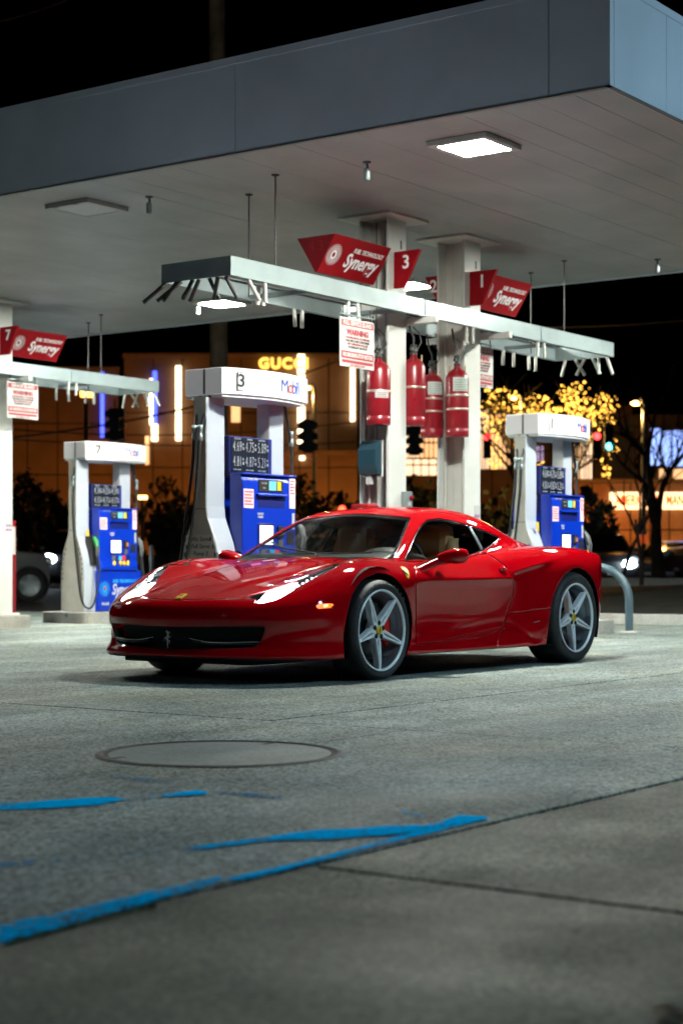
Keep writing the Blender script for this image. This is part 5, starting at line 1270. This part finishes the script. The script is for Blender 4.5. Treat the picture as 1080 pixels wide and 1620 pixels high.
# fairy light tree
D = 62; t = stand('fairy_light_tree', 850, D, .3, label='bare street tree wound with glowing yellow string lights', cat='tree')
limb_tree(t, 9.2, 1.05, .26, 21, 5, .02, .28)
fm = mat('fairy_bulb', (.9,.6,.2), .5, emit=(1,.50,.07), es=3.4, sample=False); lb = MB(); R_f = random.Random(3)
for cx, cy, rx, ry, n in ((785,650,24,40,170),(783,718,12,26,45),(845,642,26,20,95),(908,622,22,20,110),(952,652,23,30,150),(893,655,32,15,85),(955,738,5,24,26),(930,645,26,14,60),(838,660,30,10,45),(815,640,9,20,30),(905,690,40,8,26),(860,742,6,20,14),(972,700,4,16,12)):
    for k in range(int(n*.85)):
        a = R_f.uniform(0,6.28); q = math.sqrt(R_f.random()); u = cx+rx*q*math.cos(a); w = cy+ry*q*math.sin(a); dp = R_f.uniform(-1.6,1.6)
        lb.sphere((xx(u,850,D+dp), dp, zz(w,D+dp)-.3), R_f.choice((.016,.02,.024,.03,.05)), 5)
lb.build('string_lights', fm, t, kind='stuff'); glow(t, 0, -1.5, 5.0, 500, (1,.6,.15), .6)
D = 57; t = stand('bare_tree', 842, D, .35, label='dark leafless tree standing in front of the string lights', cat='tree'); limb_tree(t, 8.6, .95, .17, 33, 4, -.03, .30)
def bush(u, d, w, h, seed, label, name='dark_bush', grp=None, n=900):
    t = stand(name, u, d, gz(*at(u,HOR,d)[:2]), label=label, cat='hedge' if name == 'hedge' else 'bush', group=grp); R = random.Random(seed); mb = MB()
    bl_ = [(R.uniform(-.8,.8)*w/2, R.uniform(-.5,.5), R.uniform(.35,.75)*h, R.uniform(.22,.40)) for k in range(max(5,int(w*1.6)))]
    for k in range(n):
        c = R.choice(bl_); v = Vector((R.gauss(0,1),R.gauss(0,1),R.gauss(0,1))).normalized()*R.uniform(.7,1.05); p = Vector((c[0]+v.x*c[3]*min(w,h*1.5)*.7, c[1]+v.y*c[3]*h*.7, max(.05, c[2]+v.z*c[3]*h)))
        s_ = R.uniform(.10,.24); a = Vector((R.uniform(-1,1),R.uniform(-1,1),R.uniform(-1,1))).normalized()*s_; b = Vector((R.uniform(-1,1),R.uniform(-1,1),R.uniform(-1,1))).normalized()*s_*.6
        mb.add([p-a,p+b,p+a,p-b], [(0,1,2,3)])
    mb.build('foliage', M_LEAF, t); MB().tube([(0,0,0),(0,0,h*.5)], [.09,.05], 6).build('stem', M_BARK, t); return t
for k, (u, d, w, h, lb_) in enumerate(((60,66,3.6,3.6,'clipped dark bush below the far left store wall'),(20,64,3,4.2,'tall dark bush at the left edge beside the column'),(110,66,3.4,3.9,'dark bush just left of pump 7'),(262,66,3.8,4.0,'dark bush between pumps 7 and 3'),(300,64,3.0,2.6,'low dark bush left of pump 3'),
    (520,62,3.4,4.4,'tall dark bush right of pump 3'),(556,60,2.6,3.4,'dark bush left of the white columns'),(660,60,3.4,3.4,'round dark bush between the two columns'),(690,66,2.6,3.8,'dark bush behind the right hand column'),(785,60,4.6,3.4,'wide dark bush under the string light tree'),(820,62,3,3.0,'dark bush left of pump 1'),(922,56,1.9,3.0,'round dark bush right of pump 1'))):
    bush(u, d, w, h, 40+k, lb_, n=1000)
M_HW = mat('retaining_wall', (.055,.042,.032), .9, noise=(1,.3,5))
t = stand('low_wall', 330, 58, .2, label='long dark low wall along the far side of the road', cat='wall')
for k in range(34): MB().box(-14+k*.85+.01,-14+(k+1)*.85-.01,0,.35,0,.95+RB.uniform(-.01,.01)).build('stone_block', M_HW, t)
# ---- poles, wires, signals, lamps
M_POLE = mat('pole_wood', (.20,.13,.08), .85, noise=(4,.3,5)); M_WIRE = mat('wire_black', (.008,.008,.008), .6); M_SIG = mat('signal_black', (.010,.010,.010), .5)
p = at(346, HOR, 31); t = empty('utility_pole', (p.x,p.y,0), RZV, label='tall wooden utility pole rising behind the canopy', cat='utility pole')
MB().tube([(0,0,-.1),(0,0,6),(-.05,0,13.2)], [.17,.155,.13], 14).build('post', M_POLE, t)
for z_ in (12.6,11.6): MB().box(-1.3,1.3,-.06,.06,z_,z_+.12).build('cross_arm', M_POLE, t)
for z_ in (12.72,11.72):
    for x_ in (-1.2,-.7,.7,1.2): MB().lathe([(0,0),(.05,.0),(.035,.06),(.055,.09),(.02,.16),(0,.16)], (x_,0,z_), n=8).build('insulator', M_STEEL, t)
def wire(pa, pb, sag, label, r=.012, grp='overhead cables'):
    n = 16; P_ = [Vector(pa).lerp(Vector(pb), k/n)-Vector((0,0,sag*4*(k/n)*(1-k/n))) for k in range(n+1)]
    return tag(MB().tube(P_, r, 5).build('cable', M_WIRE), label, 'cable', grp)
pt = lambda x_, z_: (p.x+RX[0]*x_, p.y+RX[1]*x_, z_)
wire(at(-260,15,38), pt(-1.2,12.9), .8, 'overhead cable running left from the pole top'); wire(at(-260,40,38), pt(-.7,11.9), .7, 'thin overhead cable just below the top one')
wire(pt(1.2,12.9), at(1300,-160,36), .9, 'overhead cable running right from the pole top'); wire(pt(.7,11.9), at(1300,-90,36), .9, 'lower overhead cable running right above the canopy')
wire(at(-60,700,44), at(560,560,60), .5, 'dark cable slanting across the left store front', .03); wire(at(-60,672,52), at(640,655,60), .5, 'thin dark cable level with the tops of the signals', .02); wire(at(-60,690,50), at(700,690,58), .3, 'thin dark cable below the signals', .02); wire(at(640,648,70), at(1300,655,70), .6, 'dark cable above the shop row', .025)
wire(at(600,508,60), at(1300,478,60), .5, 'faint cable against the night sky at the right', .02)
t = stand('mast_pole', 137, 60, .2, label='dark mast pole with a small sodium lamp at the left', cat='lamp post'); MB().tube([(0,0,0),(0,0,zz(640,60))], [.11,.08], 8).build('pole', M_SIG, t); MB().box(-.2,.2,-.12,.12,zz(637,60),zz(624,60),.03).build('lamp_head', mat('sodium_bright', (.9,.5,.1), .5, emit=(1,.45,.08), es=5, sample=False), t)
def signal(u, w, d, lit, label, away=False, turn=0.):
    t = stand('traffic_signal', u, d, zz(w,d), turn, label=label, cat='traffic light', group='hanging traffic signals'); s_ = 1.0
    MB().box(-.17,.17,-.12,.12,-.55,.55,.03).build('housing', M_SIG, t); MB().tube([(0,0,.55),(0,0,.85)], .03, 6).build('hanger', M_SIG, t)
    t.scale = (.8,.8,.8)
    if away:
        for k in (-1,0,1):
            for s2 in (-1,1): MB().prism([(0,.16),(.17,.05),(.17,-.10),(0,-.14)] if s2 > 0 else [(0,.16),(-.17,.05),(-.17,-.10),(0,-.14)], 'y', -.14, .14).build('visor', M_SIG, t, (s2*.17,0,k*.36))
        return t
    for k, (nm, col) in enumerate((('red',(1,.03,.03)),('amber',(.9,.4,.02)),('green',(.08,.75,.85)))):
        on = nm == lit; m_ = mat('lens_'+nm, tuple(c*.12 for c in col), .4, emit=col if on else None, es=9 if on else 1)
        MB().lathe([(0,-.15),(.10,-.14),(.135,-.12)], (0,0,.36-.36*k), 'y', 16).build('lens', m_, t); MB().tube([(0,-.12,.36-.36*k),(0,-.26,.36-.36*k)], .15, 14, cap=False).build('visor', M_SIG, t)
    return t
signal(182,672,46,None,'black traffic signal seen from behind above pump 7',True); signal(487,690,46,None,'black traffic signal seen from behind right of pump 3',True); signal(655,697,52,None,'black traffic signal hanging between the two white columns',True)
signal(943,705,54,'red','traffic signal with its red lens lit right of pump 1'); signal(962,692,54,'green','traffic signal with its bluish green lens lit')
signal(770,705,60,'red','traffic signal glowing red behind the string light tree')
def lamp_post(u, w, d, label, arm, e):
    z_ = zz(w,d); t = stand('street_lamp', u, d, .3, label=label, cat='street lamp', group='sodium street lamps'); MB().tube([(arm,0,0),(arm,0,z_-.3),(arm*.6,0,z_-.12),(0,0,z_-.22)], [.10,.07,.05,.04], 8).build('pole', M_STEEL, t)
    MB().sphere((0,0,z_-.30), .13, 12, (1.3,.8,.6)).build('lamp_head', mat('sodium_lamp', (.9,.5,.2), .5, emit=(1,.52,.15), es=14), t); glow(t, 0, 0, z_-.75, e, (1,.45,.12), .15); return t
lamp_post(1005,638,58,'sodium street lamp above the bare tree at the right',.26,140); lamp_post(811,630,80,'distant sodium lamp glowing through the string lights',.4,300); lamp_post(486,614,76,'small sodium lamp beside the crown of pump 3',.3,300)
t = stand('path_light', 225, 55, .2, label='low yellowish path lamp between pumps 7 and 3', cat='lamp'); MB().tube([(0,0,0),(0,0,zz(790,55)-.2)], .05, 8).build('pole', M_SIG, t); MB().box(-.16,.16,-.1,.1,zz(790,55)-.2,zz(784,55)-.2,.02).build('lamp_head', mat('path_glow', (.9,.6,.2), .5, emit=(1,.62,.2), es=5, sample=False), t)
t = stand('small_sign', 1016, 47, .42, label='small orange red board on a post between the parked cars', cat='sign'); MB().tube([(0,0,0),(0,0,1.2)], .04, 8).build('post', M_SIG, t); MB().box(-.14,.14,-.03,.0,zz(860,47)-.42,zz(846,47)-.42,.01).build('board', mat('orange_board', (.55,.09,.02), .5, emit=(1,.15,.03), es=.35, sample=False), t)
t = stand('red_beacon', 541, 40, .2, label='small red light showing just above the car roof', cat='lamp'); MB().tube([(0,0,0),(0,0,1.75)], .04, 8).build('post', M_SIG, t); MB().sphere((0,0,1.87), .085, 10).build('lamp_head', mat('beacon_red', (.8,.05,.02), .5, emit=(1,.05,.02), es=8, sample=False), t)
t = stand('hydrant_post', 240, 50, .2, label='pale post standing in the dark beyond pump 7', cat='post'); MB().tube([(0,0,0),(0,0,1.1)], .06, 8).build('post', M_STEEL, t); MB().sphere((0,0,1.1), .075, 8).build('cap', M_STEEL, t)
# ---- other vehicles
def vehicle(u, d, turn, kind, paint_col, label, front_lit=False, rear_lit=False, cat_='car', hl=9, ax=(-1.62,1.55)):
    g0 = at(u, HOR, d); t = stand('parked_car', u, d, gz(g0.x, g0.y) if d < 48 else gz(34, g0.y)-.02, turn, label=label, cat=cat_, group='cars on the road behind the pumps')
    pm = mat('car_paint', paint_col, .3, coat=.6); gl = mat('car_window', (.006,.007,.008), .06); L_, W_ = (4.75,1.9) if kind == 'suv' else (4.7,1.82); H_ = 1.72 if kind == 'suv' else 1.43; hw = W_/2; f = L_/2
    if kind == 'suv': low = [(-f,.32),(-f+.02,.75),(-f+.10,.98),(-f+.95,1.07),(-.9,1.10),(f-.1,1.10),(f-.02,.95),(f,.55),(f-.05,.30)]; top = [(-1.15,1.08),(-.45,1.66),(.2,H_),(1.6,H_-.02),(2.05,1.62),(2.28,1.08)]
    else: low = [(-f,.28),(-f+.02,.58),(-f+.12,.74),(-f+1.1,.90),(-.9,.95),(f-.9,.97),(f-.05,.92),(f,.60),(f-.05,.28)]; top = [(-1.25,.92),(-.4,1.38),(.2,H_),(.9,1.40),(1.75,.96)]
    def loft(prof, k0, k1, z0, z1, nm, m, cut=None):
        bm = bmesh.new(); n = len(prof); V = {}
        for s2 in (-1,1):
            for i, (a, b) in enumerate(prof):
                k = k0+(k1-k0)*max(0,min(1,(b-z0)/(z1-z0))); V[s2,i] = bm.verts.new((a, s2*hw*k*(1-.10*(abs(a)/f)**4), b))
        bm.faces.new([V[1,i] for i in range(n)]); bm.faces.new([V[-1,i] for i in range(n)][::-1])
        for i in range(n): bm.faces.new([V[-1,i],V[-1,(i+1)%n],V[1,(i+1)%n],V[1,i]])
        bmesh.ops.recalc_face_normals(bm, faces=bm.faces[:]); bmesh.ops.bevel(bm, geom=bm.edges[:], offset=.05, segments=3, affect='EDGES', profile=.6)
        me = bpy.data.meshes.new(nm); bm.to_mesh(me); bm.free(); me.polygons.foreach_set('use_smooth', [True]*len(me.polygons)); return link_mesh(nm, me, m, t)
    loft(low, .97, 1.0, .3, .8, 'body', pm); loft(top, .97, .76, .95, H_, 'cabin', pm)
    q = .045
    for s2 in (-1,1):
        zb_, zt2 = (1.14,1.60) if kind == 'suv' else (1.0,1.33); yb = hw*.955; yt = hw*.795
        for a0, a1, b0, b1 in (((-.95,.35,-.42,.32) if kind == 'suv' else (-.98,.32,-.42,.30)),((.42,2.05,.40,1.72) if kind == 'suv' else (.40,1.42,.38,1.0))):
            MB().add([(a0,s2*(yb+.012),zb_),(a1,s2*(yb+.012),zb_),(b1,s2*(yt+.03),zt2),(b0,s2*(yt+.03),zt2)], [(0,1,2,3) if s2 < 0 else (3,2,1,0)]).build('side_window', gl, t)
    zb_, zt2 = (1.12,1.62) if kind == 'suv' else (.97,1.34); xa, xb = (-1.12,-.52) if kind == 'suv' else (-1.18,-.48)
    MB().add([(xa-.04,-hw*.84,zb_),(xa-.04,hw*.84,zb_),(xb-.04,hw*.70,zt2),(xb-.04,-hw*.70,zt2)], [(3,2,1,0)]).build('windscreen', gl, t)
    for s2 in (-1,1):
        m_ = mat('car_headlamp', (.8,.85,.9), .2, emit=(.72,.88,1.0) if front_lit else None, es=hl); zc = .80 if kind == 'suv' else .66
        MB().sphere((-f+.05,s2*hw*.74,zc+.03), .18 if front_lit else .13, 12, (.9,1.3,.8)).build('headlight', m_, t)
        MB().box(f-.06,f+.004,s2*hw*.78-.14,s2*hw*.78+.14,zc,zc+.16,.02).build('tail_light', mat('car_tail', (.35,.01,.01), .3, emit=(1,.03,.03) if rear_lit else None, es=4), t)
        MB().box(-.98,-.80,s2*(hw+.10)-.09,s2*(hw+.10)+.09,1.08 if kind == 'suv' else .95,1.22 if kind == 'suv' else 1.07,.03).build('door_mirror', pm, t)
        for xw in ((-1.42,1.38) if kind != 'suv' else ax):
            w = empty('wheel', (xw, s2*(hw-.10), .345)); w.parent = t
            MB().lathe([(.225,-.115),(.31,-.115),(.345,-.09),(.345,.09),(.31,.115),(.225,.115)], (0,0,0), 'y', 24, closed=True).build('tyre', mat('tyre_plain', (.012,.012,.012), .8), w)
            MB().lathe([(0,s2*.09),(.06,s2*.10),(.20,s2*.085),(.228,s2*.112)], (0,0,0), 'y', 20).build('rim', M_STEEL, w)
            for k in range(5): a = k*1.2566; MB().box(-.02,.02,min(s2*.09,s2*.108),max(s2*.09,s2*.108),.03,.21).build('spoke', M_STEEL, w, rot=(0,a,0))
            MB().lathe([(.36,hw*0-.12),(.385,-.12),(.385,.122),(.36,.122)], (xw,s2*(hw-.105),.345), 'y', 24, closed=True).build('arch_trim', M_BLACKM, t)
    MB().box(-f-.008,-f+.03,-.5,.5,.42,.60 if kind != 'suv' else .78,.015).build('grille', M_BLACKM, t); MB().box(-f-.014,-f-.008,-.16,.16,.36,.44).build('number_plate', M_DEC, t); MB().box(f-.03,f+.006,-.16,.16,.62,.72).build('number_plate', M_DEC, t)
    return t
vehicle(-117,35,math.pi+.35,'suv',(.11,.115,.12),'grey suv with a dark wheel passing behind the left edge column',ax=(-1.93,1.4))
vehicle(129,52,math.pi/2+.05,'suv',(.02,.02,.022),'dark car with glaring headlights behind pump 7',True,hl=40)
vehicle(944,56,math.pi*.5+.05,'suv',(.012,.012,.013),'dark suv between pump 1 and the bare tree')
vehicle(1070,55,math.pi*.5-.55,'sedan',(.014,.014,.016),'dark car with headlights on at the right',True,hl=30)
vehicle(1197,47,math.pi*.08,'suv',(.02,.02,.024),'dark suv cut off by the right edge')
vehicle(980,76,-math.pi*.5,'sedan',(.02,.02,.02),'distant car with red tail lights showing',False,True)
